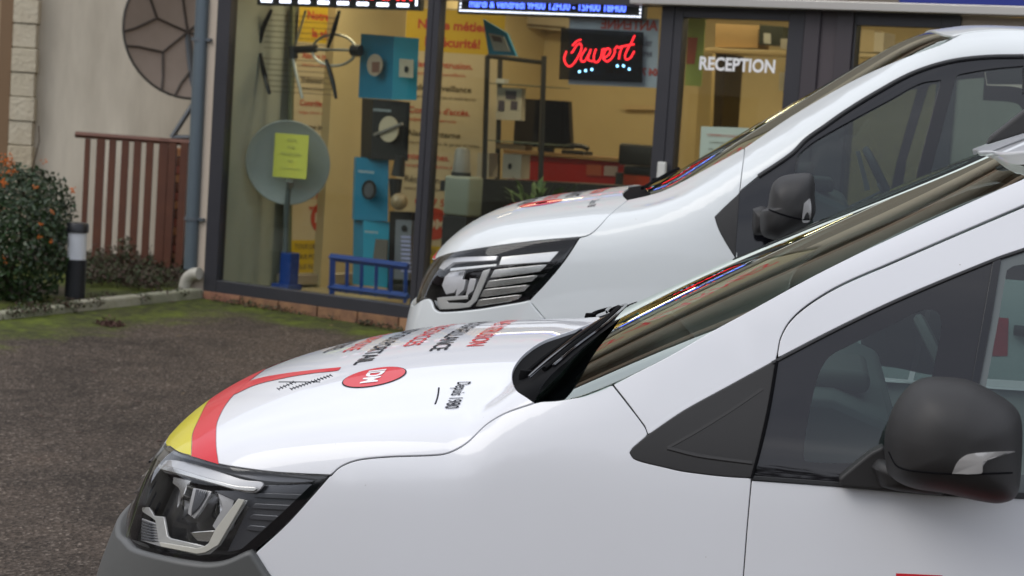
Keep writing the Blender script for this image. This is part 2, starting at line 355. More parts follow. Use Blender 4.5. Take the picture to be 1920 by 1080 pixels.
# ---------------------------------------------------------------- body panels: outlines on the body surface -> meshed, rimmed panels
class CapChart:
    """(distance along the body, angle round it); in front of xc the rays fan out over the nose"""
    def __init__(s, xc=0.6, z0=0.55, k=0.85): s.xc = xc; s.z0 = z0; s.k = k
    def to2(s, P):
        P = np.atleast_2d(P); rho = np.hypot(P[:, 1], P[:, 2] - s.z0); fr = P[:, 0] < s.xc
        S = np.where(fr, -np.arctan2(s.xc - P[:, 0], rho) * 0.85, P[:, 0] - s.xc)
        return np.stack([S, np.arctan2(P[:, 2] - s.z0, -P[:, 1]) * s.k], -1)
    def to3(s, V, Q, off=0.0):
        S = Q[:, 0]; a = Q[:, 1] / s.k; fr = S < 0; ph = np.where(fr, -S / 0.85, 0)
        O = np.stack([np.where(fr, s.xc, s.xc + S), 0 * a, 0 * a + s.z0], -1)
        D = np.stack([-np.sin(ph), -np.cos(a) * np.cos(ph), np.sin(a) * np.cos(ph)], -1)
        return V.ray_out(O, D, off)
CAP = CapChart()
def smooth_pts(pts, step, closed=False):
    """Catmull-Rom through the points, resampled"""
    P = np.array(pts, float)
    if len(P) == 2:
        n = max(2, int(np.linalg.norm(P[1] - P[0]) / step) + 1); return P[0] + (P[1] - P[0]) * np.linspace(0, 1, n)[:, None]
    E = np.vstack([2 * P[0] - P[1], P, 2 * P[-1] - P[-2]]); out = []
    for i in range(1, len(E) - 2):
        n = max(2, int(np.linalg.norm(E[i + 1] - E[i]) / step) + 1)
        # centripetal-ish: plain uniform is fine for short, even spans
        t = np.linspace(0, 1, n, endpoint=False)[:, None]; p0, p1, p2, p3 = E[i - 1], E[i], E[i + 1], E[i + 2]
        l = np.linalg.norm(p2 - p1); m1 = (p2 - p0) / (np.linalg.norm(p2 - p1) + np.linalg.norm(p1 - p0)) * l; m2 = (p3 - p1) / (np.linalg.norm(p3 - p2) + np.linalg.norm(p2 - p1)) * l
        out.append((2 * t**3 - 3 * t**2 + 1) * p1 + (t**3 - 2 * t**2 + t) * m1 + (-2 * t**3 + 3 * t**2) * p2 + (t**3 - t**2) * m2)
    out.append(P[-1:]); return np.vstack(out)
def side_pts(V, xz):
    xz = np.atleast_2d(xz); y = np.zeros(len(xz))
    O = np.stack([xz[:, 0], y, xz[:, 1]], -1); return V.ray_out(O, np.tile([0, -1.0, 0], (len(xz), 1)))
def top_pts(V, xy):
    xy = np.atleast_2d(xy); O = np.stack([xy[:, 0], xy[:, 1], 0 * xy[:, 0] + 0.6], -1); return V.ray_out(O, np.tile([0, 0, 1.0], (len(xy), 1)))
def nose_pts(V, yz):
    yz = np.atleast_2d(yz); O = np.stack([0 * yz[:, 0] + 0.6, yz[:, 0], yz[:, 1]], -1); return V.ray_out(O, np.tile([-1.0, 0, 0], (len(yz), 1)))
def curve3(V, segs):
    """segs: list of (kind, points); kind px = photograph pixels, s = (x,z) on the near side, h = (x,y) on top, n = (y,z) on the nose"""
    out = []
    for kind, pts in segs:
        if kind == 'px': q = V.hit_px(smooth_pts(pts, 7.0))
        elif kind == 'pl': q = V.hit_px(np.vstack([smooth_pts([pts[i], pts[i + 1]], 9.0) for i in range(len(pts) - 1)]))
        elif kind == 's': q = side_pts(V, smooth_pts(pts, 0.02))
        elif kind == 'sl': q = side_pts(V, np.vstack([smooth_pts([pts[i], pts[i + 1]], 0.03) for i in range(len(pts) - 1)]))
        elif kind == 'h': q = top_pts(V, smooth_pts(pts, 0.02))
        elif kind == 'n': q = nose_pts(V, smooth_pts(pts, 0.02))
        else: q = np.array(pts, float)
        out.append(q)
    return np.vstack(out)
def clean_loop(Q, eps=0.0025):
    keep = [0]
    for i in range(1, len(Q)):
        if np.linalg.norm(Q[i] - Q[keep[-1]]) > eps: keep.append(i)
    if np.linalg.norm(Q[keep[-1]] - Q[keep[0]]) < eps: keep.pop()
    return Q[keep]
def area2(Q): x, y = Q[:, 0], Q[:, 1]; return 0.5 * np.sum(x * np.roll(y, -1) - y * np.roll(x, -1))
def inside(Q, p):
    x, y = p[:, 0], p[:, 1]; c = np.zeros(len(p), bool); n = len(Q)
    for i in range(n):
        x1, y1 = Q[i]; x2, y2 = Q[(i + 1) % n]
        if y1 == y2: continue
        k = ((y1 > y) != (y2 > y)) & (x < (x2 - x1) * (y - y1) / (y2 - y1) + x1); c ^= k
    return c
def inset(Q, d):
    n = len(Q); E = np.roll(Q, -1, 0) - Q; E /= np.linalg.norm(E, axis=1, keepdims=True) + 1e-12
    nn = np.stack([-E[:, 1], E[:, 0]], -1); a = nn + np.roll(nn, 1, 0); l = np.linalg.norm(a, axis=1, keepdims=True); a = a / np.maximum(l, 0.6) 
    return Q + a * d * np.minimum(2 / np.maximum(l, 0.9), 1.6) * 0.9
def edge_dist(Q, p):
    best = np.full(len(p), 9.0)
    for i in range(len(Q)):
        a, b = Q[i], Q[(i + 1) % len(Q)]; ab = b - a; t = np.clip(((p - a) @ ab) / (ab @ ab + 1e-12), 0, 1)
        best = np.minimum(best, np.linalg.norm(p - (a + t[:, None] * ab), axis=1))
    return best
def tri_fill(Q, holes, g):
    x0, y0 = Q.min(0); x1, y1 = Q.max(0); gx = np.arange(x0, x1, g); gy = np.arange(y0, y1, g * 0.87)
    X, Y = np.meshgrid(gx, gy); X = X + (np.arange(len(gy)) % 2)[:, None] * g / 2; p = np.stack([X.ravel(), Y.ravel()], -1)
    ok = inside(Q, p) & (edge_dist(Q, p) > g * 0.45)
    for h in holes: ok &= ~inside(h, p) & (edge_dist(h, p) > g * 0.45)
    p = p[ok]; loops = [Q] + holes; V = np.vstack(loops + [p]); ed = []; b = 0
    for l in loops: ed += [(b + i, b + (i + 1) % len(l)) for i in range(len(l))]; b += len(l)
    r = delaunay_2d_cdt([Vector(v) for v in V.tolist()], ed, [], 0, 1e-6, True)
    W = np.array([v[:] for v in r[0]]); T = np.array([f for f in r[2] if len(f) == 3]); c = W[T].mean(1); ok = inside(Q, c)
    for h in holes: ok &= ~inside(h, c)
    return W, T[ok], r[3]
def make_panel(V, name, segs, mats, parent, g=0.05, off=0.0, gap=0.0031, depth=0.018, holes=(), sym=False, chart=CAP, flip=False, roundr=0.0018, pts3=None, mirror=False, seal=False):
    P = curve3(V, segs) if pts3 is None else pts3
    if sym: P = np.vstack([P, (P * [1, -1, 1])[::-1]])
    Q = clean_loop(chart.to2(P))
    if area2(Q) < 0: Q = Q[::-1]
    Qi = clean_loop(inset(Q, gap)) if gap else Q
    H = []
    for h in holes:
        h3 = curve3(V, h) if isinstance(h, list) else h
        H.append(clean_loop(chart.to2(h3)))
    W, T, _ = tri_fill(Qi, H, g)
    P3 = chart.to3(V, W, off); Nn = V.grad(P3)
    fn = np.cross(P3[T[:, 1]] - P3[T[:, 0]], P3[T[:, 2]] - P3[T[:, 0]]); bad = (fn * Nn[T[:, 0]]).sum(1) < 0
    T = T.copy(); T[bad] = T[bad][:, ::-1]
    Vs = [P3]; Ns = [Nn]; Fs = [tuple(t) for t in T]; nb = len(P3)
    if depth > 0:
        for l in [Qi] + H:
            B3 = chart.to3(V, l, off); BN = V.grad(B3); n = len(l)
            tg = np.roll(B3, -1, 0) - np.roll(B3, 1, 0); tg /= np.linalg.norm(tg, axis=1, keepdims=True) + 1e-9
            o = np.cross(tg, BN); o /= np.linalg.norm(o, axis=1, keepdims=True) + 1e-9
            cen = 0.02; tst = chart.to2(B3[:1] + o[:1] * 0.01)
            ins = inside(Qi, tst)[0]
            for h in H: ins = ins and not inside(h, tst)[0]
            if ins: o = -o
            r = roundr
            rings = [(B3, BN), (B3 + o * r * 0.7 - BN * r * 0.3, (BN + o) / 1.4142), (B3 + o * r - BN * r, o), (B3 + o * r - BN * depth, o)]
            base = nb
            for rp, rn in rings: Vs.append(rp); Ns.append(rn); nb += n
            for k in range(3):
                for i in range(n):
                    a, b = base + k * n + i, base + k * n + (i + 1) % n; Fs.append((a, b, b + n, a + n))
    VV = np.vstack(Vs); NN = np.vstack(Ns); NN /= np.linalg.norm(NN, axis=1, keepdims=True) + 1e-9
    # orient rim faces with their normals
    out = []
    for f in Fs:
        a, b, c = VV[f[0]], VV[f[1]], VV[f[2]]
        if np.dot(np.cross(b - a, c - a), NN[list(f)].sum(0)) < 0: f = f[::-1]
        out.append(tuple(int(i) for i in f))
    o = mesh_obj(name, VV, out, mats, parent, normals=NN)
    if seal:
        B3 = chart.to3(V, Q, off - 0.013); mb = MB(); mb.tube([*B3, B3[0]], 0.007, 6, cap=False); mb.build('seal', GAP, o)
    if mirror:
        mi = mesh_obj(name, VV * [1, -1, 1], [f[::-1] for f in out], mats, parent, normals=NN * [1, -1, 1])
        return o, mi
    return o
def surf_text(V, name, body, size, m, parent, place, off=0.0018, bold=0.0, maxlen=0.02, **kw):
    """place(V2)->(n,2) chart-free (x,y) plan coordinates on top of the body"""
    T2, Fc = text_mesh(body, size, bold, **kw); T2, Fc = subdiv_tris(T2, Fc, maxlen)
    P = place(T2); Nn = V.grad(P); P = P + Nn * off
    Fo = []
    for f in Fc:
        a, b, c = P[f[0]], P[f[1]], P[f[2]]
        Fo.append(f if np.dot(np.cross(b - a, c - a), Nn[f[0]]) > 0 else f[::-1])
    return mesh_obj(name, P, Fo, m, parent, normals=Nn)
def plane_hit(V, px, axis, val):
    d = rays(px); o = V.to_van(CAM[None])[0]; D = np.stack([d @ V.ex, d @ V.ey, d @ V.ez], -1); t = (val - o[axis]) / D[:, axis]; return o + D * t[:, None]
def inflate(V, px, y0, t_out, t_in, rings=9, power=2.0):
    """rounded solid whose outline at y=y0 meets the pixels; t_out bulges to the near side, t_in away"""
    P = plane_hit(V, smooth_pts(list(px) + [px[0]], 6.0)[:-1], 1, y0); P = clean_loop(P[:, [0, 2]]); c = (P.max(0) + P.min(0)) / 2; n = len(P); VV = []; Fc = []
    prof = [(math.sin(a), -t_out * math.cos(a)) for a in np.linspace(0.12, math.pi / 2, rings)] + [(math.sin(a), t_in * abs(math.cos(a)) ** 0.6) for a in np.linspace(math.pi / 2 + 0.15, math.pi - 0.25, rings)]
    for s, dy in prof:
        s = s ** (2 / power) if power != 2 else s
        for p in P: q = c + (p - c) * s; VV.append((q[0], y0 + dy, q[1]))
    for k in range(len(prof) - 1):
        for i in range(n): Fc.append((k * n + i, k * n + (i + 1) % n, (k + 1) * n + (i + 1) % n, (k + 1) * n + i))
    Fc.append(tuple(range(n))); Fc.append(tuple((len(prof) - 1) * n + i for i in range(n - 1, -1, -1)))
    return VV, Fc
# ================================================================ NEAR VAN
def van_root(V, name, label, cat):
    o = thing(name, label, cat, V.P0, -V.th); return o
def z1(pts, s, ox, oy): return [(ox + x / s, oy + y / s) for x, y in pts]
def wheel(parent, x, y, r, wdt):
    w_ = MB(); h = wdt / 2
    w_.lathe([(r * 0.66, -h * 0.9), (r * 0.9, -h), (r * 0.97, -h * 0.85), (r, -h * 0.5), (r, h * 0.5), (r * 0.97, h * 0.85), (r * 0.9, h), (r * 0.66, h * 0.9), (r * 0.66, -h * 0.9)], (0, 0, 0), (0, 1, 0), 40)
    t = w_.build('wheel', TYRE, parent, True); t.location = (x, y, r)
    m = MB(); m.lathe([(0.0, -h * 0.5), (r * 0.12, -h * 0.55), (r * 0.18, -h * 0.3), (r * 0.2, -h * 0.3)], (0, 0, 0), (0, 1, 0), 24)
    m.lathe([(r * 0.67, -h * 0.9), (r * 0.62, -h * 0.9), (r * 0.6, -h * 0.4), (r * 0.6, h * 0.9), (r * 0.67, h * 0.9)], (0, 0, 0), (0, 1, 0), 40)
    for k in range(10):
        a = k * math.pi / 5; c, s_ = math.cos(a), math.sin(a); q = 0.045 * r * 2; p0, p1 = r * 0.12, r * 0.62
        pts = []
        for rr, yy in ((p0, -h * 0.5), (p1, -h * 0.75)):
            for e in (-1, 1): pts.append((rr * c - e * q * s_, yy, rr * s_ + e * q * c))
        m.prism([pts[0], pts[1], pts[3], pts[2]], (0, h * 0.25, 0))
    m.build('rim', SATIN, t, True); return t

nv = van_root(near, 'white_van', 'white van in the foreground with yellow and red vinyl and lettering on its bonnet', 'van')
HOODLINE = z1([(680, 880), (720, 840), (780, 810), (850, 793), (1000, 780), (1250, 770), (1320, 752), (1400, 705), (1500, 610), (1600, 550), (1760, 495)], 2.8235, 380, 580)
RIM = [(989, 745), (968, 730), (961, 711), (964, 690), (982, 665), (1017, 640), (1060, 624)]
HL_TOP = [(319, 837), (335, 848), (362, 856), (410, 870), (468, 880), (526, 886.6), (618, 891.5)]
GLASS_EDGE = [(1016, 752), (1048, 750), (1095, 741), (1150, 719), (1253, 667), (1338, 618), (1400, 584.5), (1540, 508), (1692, 434.5), (1847, 364.5), (1919, 333.5)]
CUT = [(1458, 662), (1464, 633), (1482, 601.7), (1517, 570.6), (1575, 535.6), (1672, 493), (1789, 442), (1919, 386.5)]
# --- hood
def half_hood():
    front = nose_pts(near, [(0, 0.905), (-0.15, 0.905), (-0.3, 0.905), (-0.42, 0.905), (-0.52, 0.908), (-0.59, 0.912)])
    a = curve3(near, [('px', HL_TOP), ('px', HOODLINE), ('px', [(1003, 755)] + RIM)])
    back = top_pts(near, smooth_pts([(1.03, -0.15), (1.06, -0.07), (1.07, 0.0)], 0.02))
    return np.vstack([front, a, back])
HH = half_hood()
hood = make_panel(near, 'hood', None, PAINT, nv, g=0.022, sym=True, pts3=HH, depth=0.02)
# vinyl stripes follow the front edge of the hood
YR = [(360, 857), (361, 835), (362.6, 813), (372, 791), (391.7, 752.7), (420, 724)]
RW = [(410.5, 871), (406, 840), (405.7, 810.5), (408, 791), (425, 757.5), (454, 726), (505, 687)]
yr = curve3(near, [('px', YR)]); rw = curve3(near, [('px', RW)])
def end_center(c, x): return np.vstack([c, top_pts(near, smooth_pts([(c[-1][0], c[-1][1]), (x + (c[-1][0] - x) * 0.3, c[-1][1] * 0.5), (x, 0)], 0.02))[1:]])
YRc = end_center(yr, yr[:, 0].min() - 0.012); RWc = end_center(rw, rw[-1][0])
fr_n = HH[:int(np.argmin(np.linalg.norm(HH - YRc[0], axis=1)))]
fr_r = HH[int(np.argmin(np.linalg.norm(HH - YRc[0], axis=1))):int(np.argmin(np.linalg.norm(HH - RWc[0], axis=1)))]
make_panel(near, 'vinyl_stripe', None, YEL, hood, g=0.02, off=0.0016, sym=True, pts3=np.vstack([fr_n, YRc]), gap=0.002, depth=0)['label'] = 'yellow vinyl stripe'
rp = np.vstack([fr_r, RWc]); ry = YRc[::-1]
make_panel(near, 'vinyl_stripe', None, RED, hood, g=0.02, off=0.0016, gap=0.0, depth=0, pts3=np.vstack([fr_r, RWc, (RWc * [1, -1, 1])[::-1], (fr_r * [1, -1, 1])[::-1], (YRc * [1, -1, 1]), ry]))['label'] = 'red vinyl stripe'
# --- front fender
BUMP_S = [(0.452, 0.752), (0.50, 0.69), (0.515, 0.52), (0.505, 0.36)]
arch = [(0.875 + 0.37 * math.cos(a), 0.33 + 0.37 * math.sin(a)) for a in np.linspace(math.radians(-5), math.radians(185), 24)]
TRI_B = [(1181.7, 849), (1188, 859), (1208, 866.5), (1240, 874), (1280, 883), (1352.7, 892), (1410, 896)]
TRI_T = [(1181.7, 849), (1186, 842), (1195, 834), (1215, 817), (1280, 773), (1367, 725), (1455, 677)]
make_panel(near, 'fender', [('px', HOODLINE[:-1] + [(1003, 755)]), ('px', GLASS_EDGE[:4]), ('px', [(1150, 723), (1176, 756), (1209, 800), (1215, 815)]),
    ('px', [(1215, 817), (1195, 834), (1186, 842), (1181.7, 849)]), ('px', TRI_B), ('px', [(1409, 899), (1401, 990), (1394, 1079)]), ('s', [(1.502, 0.80), (1.49, 0.55), (1.46, 0.33)]), ('sl', [(1.46, 0.22), (1.245, 0.22)]),
    ('s', arch), ('sl', [(0.505, 0.36), (0.515, 0.52), (0.50, 0.69)]), ('px', [(504, 1079), (478, 1037)]), ('px', [(478, 1037), (535.7, 984), (584, 931), (617.6, 892.5)])], PAINT, nv, g=0.04, mirror=True, seal=True)
# --- A pillar and cant rail
pil = make_panel(near, 'pillar', [('px', GLASS_EDGE[3:]), ('h', [(2.06, -0.655), (2.3, -0.62), (2.8, -0.60), (4.38, -0.60)]), ('sl', [(4.38, 1.74), (4.38, 1.70), (2.60, 1.72)]), ('s', [(2.60, 1.72), (2.3, 1.70), (2.05, 1.63)]),
    ('px', CUT[::-1]), ('px', TRI_T[::-1][0:4] + [(1215, 815)]), ('px', [(1209, 800), (1176, 756), (1150, 723)])], PAINT, nv, g=0.05, mirror=True)
# --- roof
roof = make_panel(near, 'roof', [('h', [(1.975, 0.0), (1.985, -0.2), (1.995, -0.43), (2.035, -0.62)]), ('h', [(2.06, -0.655), (2.3, -0.62), (2.8, -0.60), (4.38, -0.60)]), ('h', [(4.38, -0.60), (4.38, 0)])], PAINT, nv, g=0.07, off=0.004, sym=True, depth=0.03, roundr=0.006)
# --- door (lower skin, frame)
door = make_panel(near, 'door', [('px', [(1409, 900), (1401, 990), (1394, 1079)]), ('s', [(1.502, 0.80), (1.49, 0.55), (1.46, 0.33)]), ('sl', [(1.46, 0.28), (2.62, 0.28), (2.66, 1.0), (2.66, 1.045), (2.2, 1.04), (2.05, 1.035)]), ('px', [(1919, 934), (1772, 928), (1574, 911.5), (1409, 900)])], PAINT, nv, g=0.05, depth=0.03, seal=True)
make_panel(near, 'door_frame', [('px', CUT), ('s', [(2.05, 1.63), (2.3, 1.70), (2.60, 1.72)]), ('sl', [(2.60, 1.72), (2.64, 1.60), (2.58, 1.60)]), ('s', [(2.58, 1.60), (2.3, 1.605), (2.10, 1.555)]), ('px', [(1919, 468), (1867, 486), (1690, 559), (1569, 616), (1458, 673)])], PAINT, nv, g=0.05, seal=True, depth=0.03)
# handle on the door
hp = side_pts(near, [(2.36, 0.90), (2.56, 0.91)]); hb = MB(); hb.tube([hp[0] + [0, -0.005, 0], hp[0] * 0.75 + hp[1] * 0.25 + [0, -0.03, 0.002], hp[0] * 0.25 + hp[1] * 0.75 + [0, -0.03, 0.002], hp[1] + [0, -0.005, 0]], 0.014, 10); hb.build('handle', BLK, door, True)
# red lettering panel whose upper edge shows at the bottom of the door
make_panel(near, 'vinyl_stripe', [('px', [(1680, 1075), (1768, 1079)]), ('s', [(1.90, 0.86), (2.3, 0.86)]), ('sl', [(2.3, 0.62), (1.82, 0.62)])], RED, door, g=0.05, off=0.001, depth=0, gap=0)
# --- rear side, rear end
archr = [(3.60 + 0.37 * math.cos(a), 0.33 + 0.37 * math.sin(a)) for a in np.linspace(math.radians(185), math.radians(-5), 24)]
make_panel(near, 'side_panel', [('sl', [(2.626, 0.22), (2.628, 0.28), (2.668, 1.0), (2.672, 1.60), (2.625, 1.722), (4.38, 1.70), (4.42, 1.2), (4.43, 0.3), (3.97, 0.3)]), ('s', archr[::-1]), ('sl', [(3.22, 0.22), (2.626, 0.22)])], PAINT, nv, g=0.09, mirror=True, depth=0.02)
make_panel(near, 'door', [('sl', [(1.50, 1.02), (1.46, 0.28), (2.62, 0.28), (2.66, 1.045)])], PAINT, nv, g=0.07, depth=0.02, mirror=False, off=0.0).data.transform(Matrix.Scale(-1, 4, (0, 1, 0)))
rb = MB(); rb.box(4.40, 4.46, -0.80, 0.80, 0.45, 1.66, 0.03); rb.build('tailgate', PAINT, nv, True)
rb = MB(); rb.box(4.36, 4.52, -0.88, 0.88, 0.24, 0.50, 0.04); rb.build('rear_bumper', GREYP, nv, True)
# --- black triangular garnish with pressed inner triangle
tri = make_panel(near, 'triangle_trim', [('px', TRI_T), ('px', [(1453, 680), (1439, 762), (1424, 830), (1410, 896)]), ('px', TRI_B[::-1])], DGREY, nv, g=0.02, off=0.001, gap=0.001, mirror=True, roundr=0.003)[0]
T_IN = z1([(195, 580), (560, 350), (525, 640), (300, 610)], 2.076, 1160, 560)
def ridge(pts, off, m, name, par, r=0.004, V=near, taper=None, fl=1.0):
    P = V.hit_px(smooth_pts(pts, 6)); Nn = V.grad(P); P = P + Nn * off; b = MB(); b.tube(P, r, 8, taper=taper, flat=fl); return b.build(name, m, par, True)
ridge(z1([(190, 582), (300, 610), (400, 625), (520, 640)], 2.076, 1160, 560), -0.0045, DGREY, 'ridge', tri, 0.0075)
ridge(z1([(190, 582), (300, 520), (430, 440), (560, 352)], 2.076, 1160, 560), -0.0055, DGREY, 'ridge', tri, 0.0075)
# --- quarter window: frit ring with a clear opening, glass over it
Q_OUT = [('px', [(1458, 676), (1569, 618.5), (1690, 561.5), (1866, 488.5)]), ('pl', [(1866, 489), (1845, 610), (1822, 730), (1795, 860), (1781, 922)]), ('px', [(1781, 922), (1650, 910), (1574, 905), (1414, 893)]), ('px', [(1414, 893), (1428, 830), (1443, 762), (1457, 680)])]
Q_IN = [('px', z1([(1000, 130), (1075, 92), (1150, 55), (1200, 40), (1240, 50), (1257, 90), (1240, 200), (1215, 320), (1180, 440), (1150, 560), (1130, 620), (1080, 650), (950, 640), (730, 632), (720, 600), (740, 450), (755, 380), (780, 290), (820, 225), (900, 180), (1000, 130)], 2.076, 1160, 560))]
make_panel(near, 'window_frit', Q_OUT, FRIT, nv, g=0.04, off=-0.0015, holes=[Q_IN], depth=0, gap=0.001)
qg = make_panel(near, 'quarter_window', Q_IN, SIDEG, nv, g=0.04, off=-0.0019, gap=-0.004, depth=0)
tri_gap = ridge([(1457, 677), (1443, 762), (1428, 830), (1410, 897)], 0.001, GAP, 'seal', nv, 0.0035)
# rubber edge under the door frame, divider post, belt trim
ridge([(1448, 681), (1569, 618), (1690, 560.5), (1866, 487), (1919, 469)], -0.001, BLK, 'window_seal', nv, 0.0045)
div = make_panel(near, 'window_divider', [('pl', [(1863, 489), (1842, 610), (1820, 730), (1795, 860), (1781, 924)]), ('pl', [(1794, 924), (1808, 860), (1833, 730), (1856, 610), (1876, 484)])], BLKG, nv, g=0.02, off=0.002, gap=0, depth=0.01)
make_panel(near, 'belt_trim', [('px', [(1411, 894), (1574, 906), (1781, 921), (1919, 926)]), ('sl', [(2.1, 1.05), (2.62, 1.062), (2.62, 1.045), (2.1, 1.036)]), ('px', [(1919, 935), (1781, 929.5), (1574, 912.5), (1409, 899.5)])], BLK, nv, g=0.02, off=0.003, gap=0, depth=0.01)
# door window: its own dark border then glass
D_OUT = [('pl', [(1876, 484), (1856, 610), (1833, 730), (1808, 860), (1794, 924)]), ('px', [(1794, 924), (1919, 928)]), ('sl', [(2.1, 1.055), (2.60, 1.067), (2.60, 1.45), (2.56, 1.585)]), ('s', [(2.56, 1.585), (2.3, 1.60), (2.10, 1.55)]), ('px', [(1919, 470), (1876, 485)])]
D_IN = [('pl', [(1888, 505), (1872, 600), (1846, 740), (1822, 900)]), ('sl', [(1.99, 1.08), (2.55, 1.09), (2.55, 1.45), (2.52, 1.555)]), ('s', [(2.52, 1.555), (2.3, 1.57), (2.12, 1.53)]), ('px', [(1917, 494), (1900, 497), (1888, 505)])]
# lighter inner guide channel
make_panel(near, 'door_window', D_IN, SIDEG, nv, g=0.05, off=-0.0034, gap=-0.004, depth=0)
make_panel(near, 'window_frit', D_OUT, mat('window_channel', (0.10, 0.115, 0.115), 0.3), nv, g=0.05, off=-0.003, holes=[D_IN], depth=0, gap=0)
make_panel(near, 'pillar_trim', [('sl', [(2.60, 1.05), (2.67, 1.05), (2.67, 1.60), (2.56, 1.60)])], BLKG, nv, g=0.05, off=0.0, gap=0, depth=0.01)
# --- windscreen (sits just inside the pillar edge)
_e = near.hit_px(GLASS_EDGE); _e = _e[np.argsort(_e[:, 0])]
_need = 0.0 - (_e[:, 2] - (1.193 + (_e[:, 0] - 1.00 - 0.04 * (_e[:, 1] / 0.75) ** 2) * 0.57 - 0.03 * np.maximum(_e[:, 0] - 1.0, 0) ** 2))
print('screen', np.round(_e, 3).tolist(), np.round(_need, 3).tolist())
_k = [i for i in range(len(_e)) if i == 0 or _e[i, 0] - _e[i - 1, 0] > 0.03]
class NearScreen(NearVan):
    _pd = np.polyfit(_e[_k, 0], _need[_k], 3); _pu = np.polyfit(_e[_k, 0], -_e[_k, 1], 3)
    def drop(s, x): return np.polyval(s._pd, x)
    def ue(s, x): return np.polyval(s._pu, x)
    def F(s, P):
        x, y, z = P[..., 0], P[..., 1], P[..., 2]; xx = np.clip(x, _e[0, 0], 2.02); v = np.abs(y) / s.ue(xx)
        return (z - (1.193 + (x - 1.00 - 0.04 * (y / 0.75) ** 2) * 0.57 - 0.03 * np.maximum(x - 1.0, 0) ** 2) + s.drop(xx) * v ** 2 + 0.001) * 0.87
scr = NearScreen(8.5, 0.0, (1408, 900), (1.50, -0.912, 1.02))
_wb = spl([0.0, 0.2, 0.35, 0.51, 0.73, 0.87], [1.125, 1.122, 1.108, 1.078, 1.046, 1.005])
def ws_base(y): return _wb(np.abs(y))
wsn = curve3(near, [('px', GLASS_EDGE)])
wn = [q for q in wsn if q[0] > ws_base(0.86) + 0.012]
basep = top_pts(near, np.array([(ws_base(y), y) for y in np.linspace(0, -0.86, 34)]))
lip = top_pts(near, smooth_pts([(2.035, -0.64), (2.03, -0.43), (2.02, -0.2), (2.01, 0.0)], 0.03))
WS = make_panel(scr, 'windscreen', None, WSG, nv, g=0.024, sym=True, pts3=np.vstack([basep, np.array(wn), lip]), off=-0.003, gap=0.0008, depth=0.004)
# dark ceramic border under the glass
bi = np.vstack([top_pts(near, np.array([(ws_base(y) + 0.06, y) for y in np.linspace(0, -0.76, 24)])), np.array(wn)[8:-2] + [0.0, 0.005, 0.0], top_pts(near, smooth_pts([(1.96, -0.58), (1.955, -0.43), (1.945, -0.2), (1.935, 0.0)], 0.03))])
bi = np.vstack([bi, (bi * [1, -1, 1])[::-1]])
make_panel(scr, 'screen_border', None, BLKG, nv, g=0.04, sym=True, pts3=np.vstack([basep, np.array(wn), lip]), off=-0.008, gap=0.001, depth=0, holes=[bi])
# --- cowl: black plastic scuttle between hood and screen, wipers
cowl_half = np.vstack([HH[-1:], HH[::-1][1:40]])
rimh = curve3(near, [('px', [(1012, 754)] + RIM)]); backh = top_pts(near, smooth_pts([(1.03, -0.15), (1.06, -0.07), (1.07, 0.0)], 0.02))
cb = top_pts(near, np.array([(ws_base(y) + 0.02, y) for y in np.linspace(0, -0.87, 34)]))
cowl = make_panel(near, 'scuttle', None, SCUT, nv, g=0.03, sym=True, pts3=np.vstack([cb, rimh, backh]), off=-0.008, gap=-0.002, depth=0)
for k in range(2):
    b = MB(); yy = np.linspace(-0.70, 0.70, 40); b.tube(top_pts(near, np.array([(ws_base(y) - 0.006 - 0.02 * k, y) for y in yy])) - [0, 0, 0.004 - 0.002 * k], 0.004 + 0.002 * k, 6); b.build('ridge', SCUT if k else BLKG, cowl, True)
def wiper(piv, tip, blade0, blade1, lift=0.012):
    p = top_pts(near, [piv])[0]; t = top_pts(near, [tip])[0]
    b = MB(); pp = smooth_pts([p + [0, 0, 0.0], p * 0.7 + t * 0.3 + [0, 0, 0.005], p * 0.3 + t * 0.7 + [0, 0, 0.006], t + [0, 0, 0.006]], 0.02); b.tube(pp, 0.007, 8, taper=0.6)
    b.lathe([(0, 0.014), (0.014, 0.012), (0.017, 0.0), (0.015, -0.02)], p - [0, 0, 0.005], (0, 0, 1), 16)
    w_ = b.build('wiper', SCUT, nv, True)
    q = top_pts(near, np.array([(blade0[0] + (blade1[0] - blade0[0]) * s_, blade0[1] + (blade1[1] - blade0[1]) * s_) for s_ in np.linspace(0, 1, 26)])); nn = near.grad(q)
    b = MB(); b.tube(q + nn * 0.000, 0.003, 6); b.tube(q + nn * 0.004, 0.0055, 8, flat=0.6, taper=[0.3 + 0.7 * math.sin(math.pi * min(1, max(0, s_))) ** 0.4 for s_ in np.linspace(0.02, 0.98, 26)]); b.build('blade', BLKG, w_, True)
wiper((0.975, -0.62), (1.055, -0.28), (1.000, -0.74), (1.095, -0.10))
wiper((1.00, 0.42), (1.03, 0.66), (1.07, 0.16), (1.03, 0.72))
# --- headlight
HL = [('px', [(319, 837), (309, 831), (297, 835), (276, 849), (268, 866), (255, 893), (249, 916)]), ('px', [(249, 916), (241, 960), (237, 990), (240, 1014), (256, 1030), (290, 1042), (328, 1051), (360, 1057), (400, 1061), (434, 1056), (473, 1037.5)]),
      ('px', [(473, 1037.5), (535, 984), (583, 931), (617, 892.5)]), ('px', HL_TOP[::-1][1:])]
def zl(p): return z1(p, 3.857, 220, 800)
hl = make_panel(near, 'headlight', HL, BOWL, nv, g=0.03, off=-0.075, gap=0.004, depth=0)
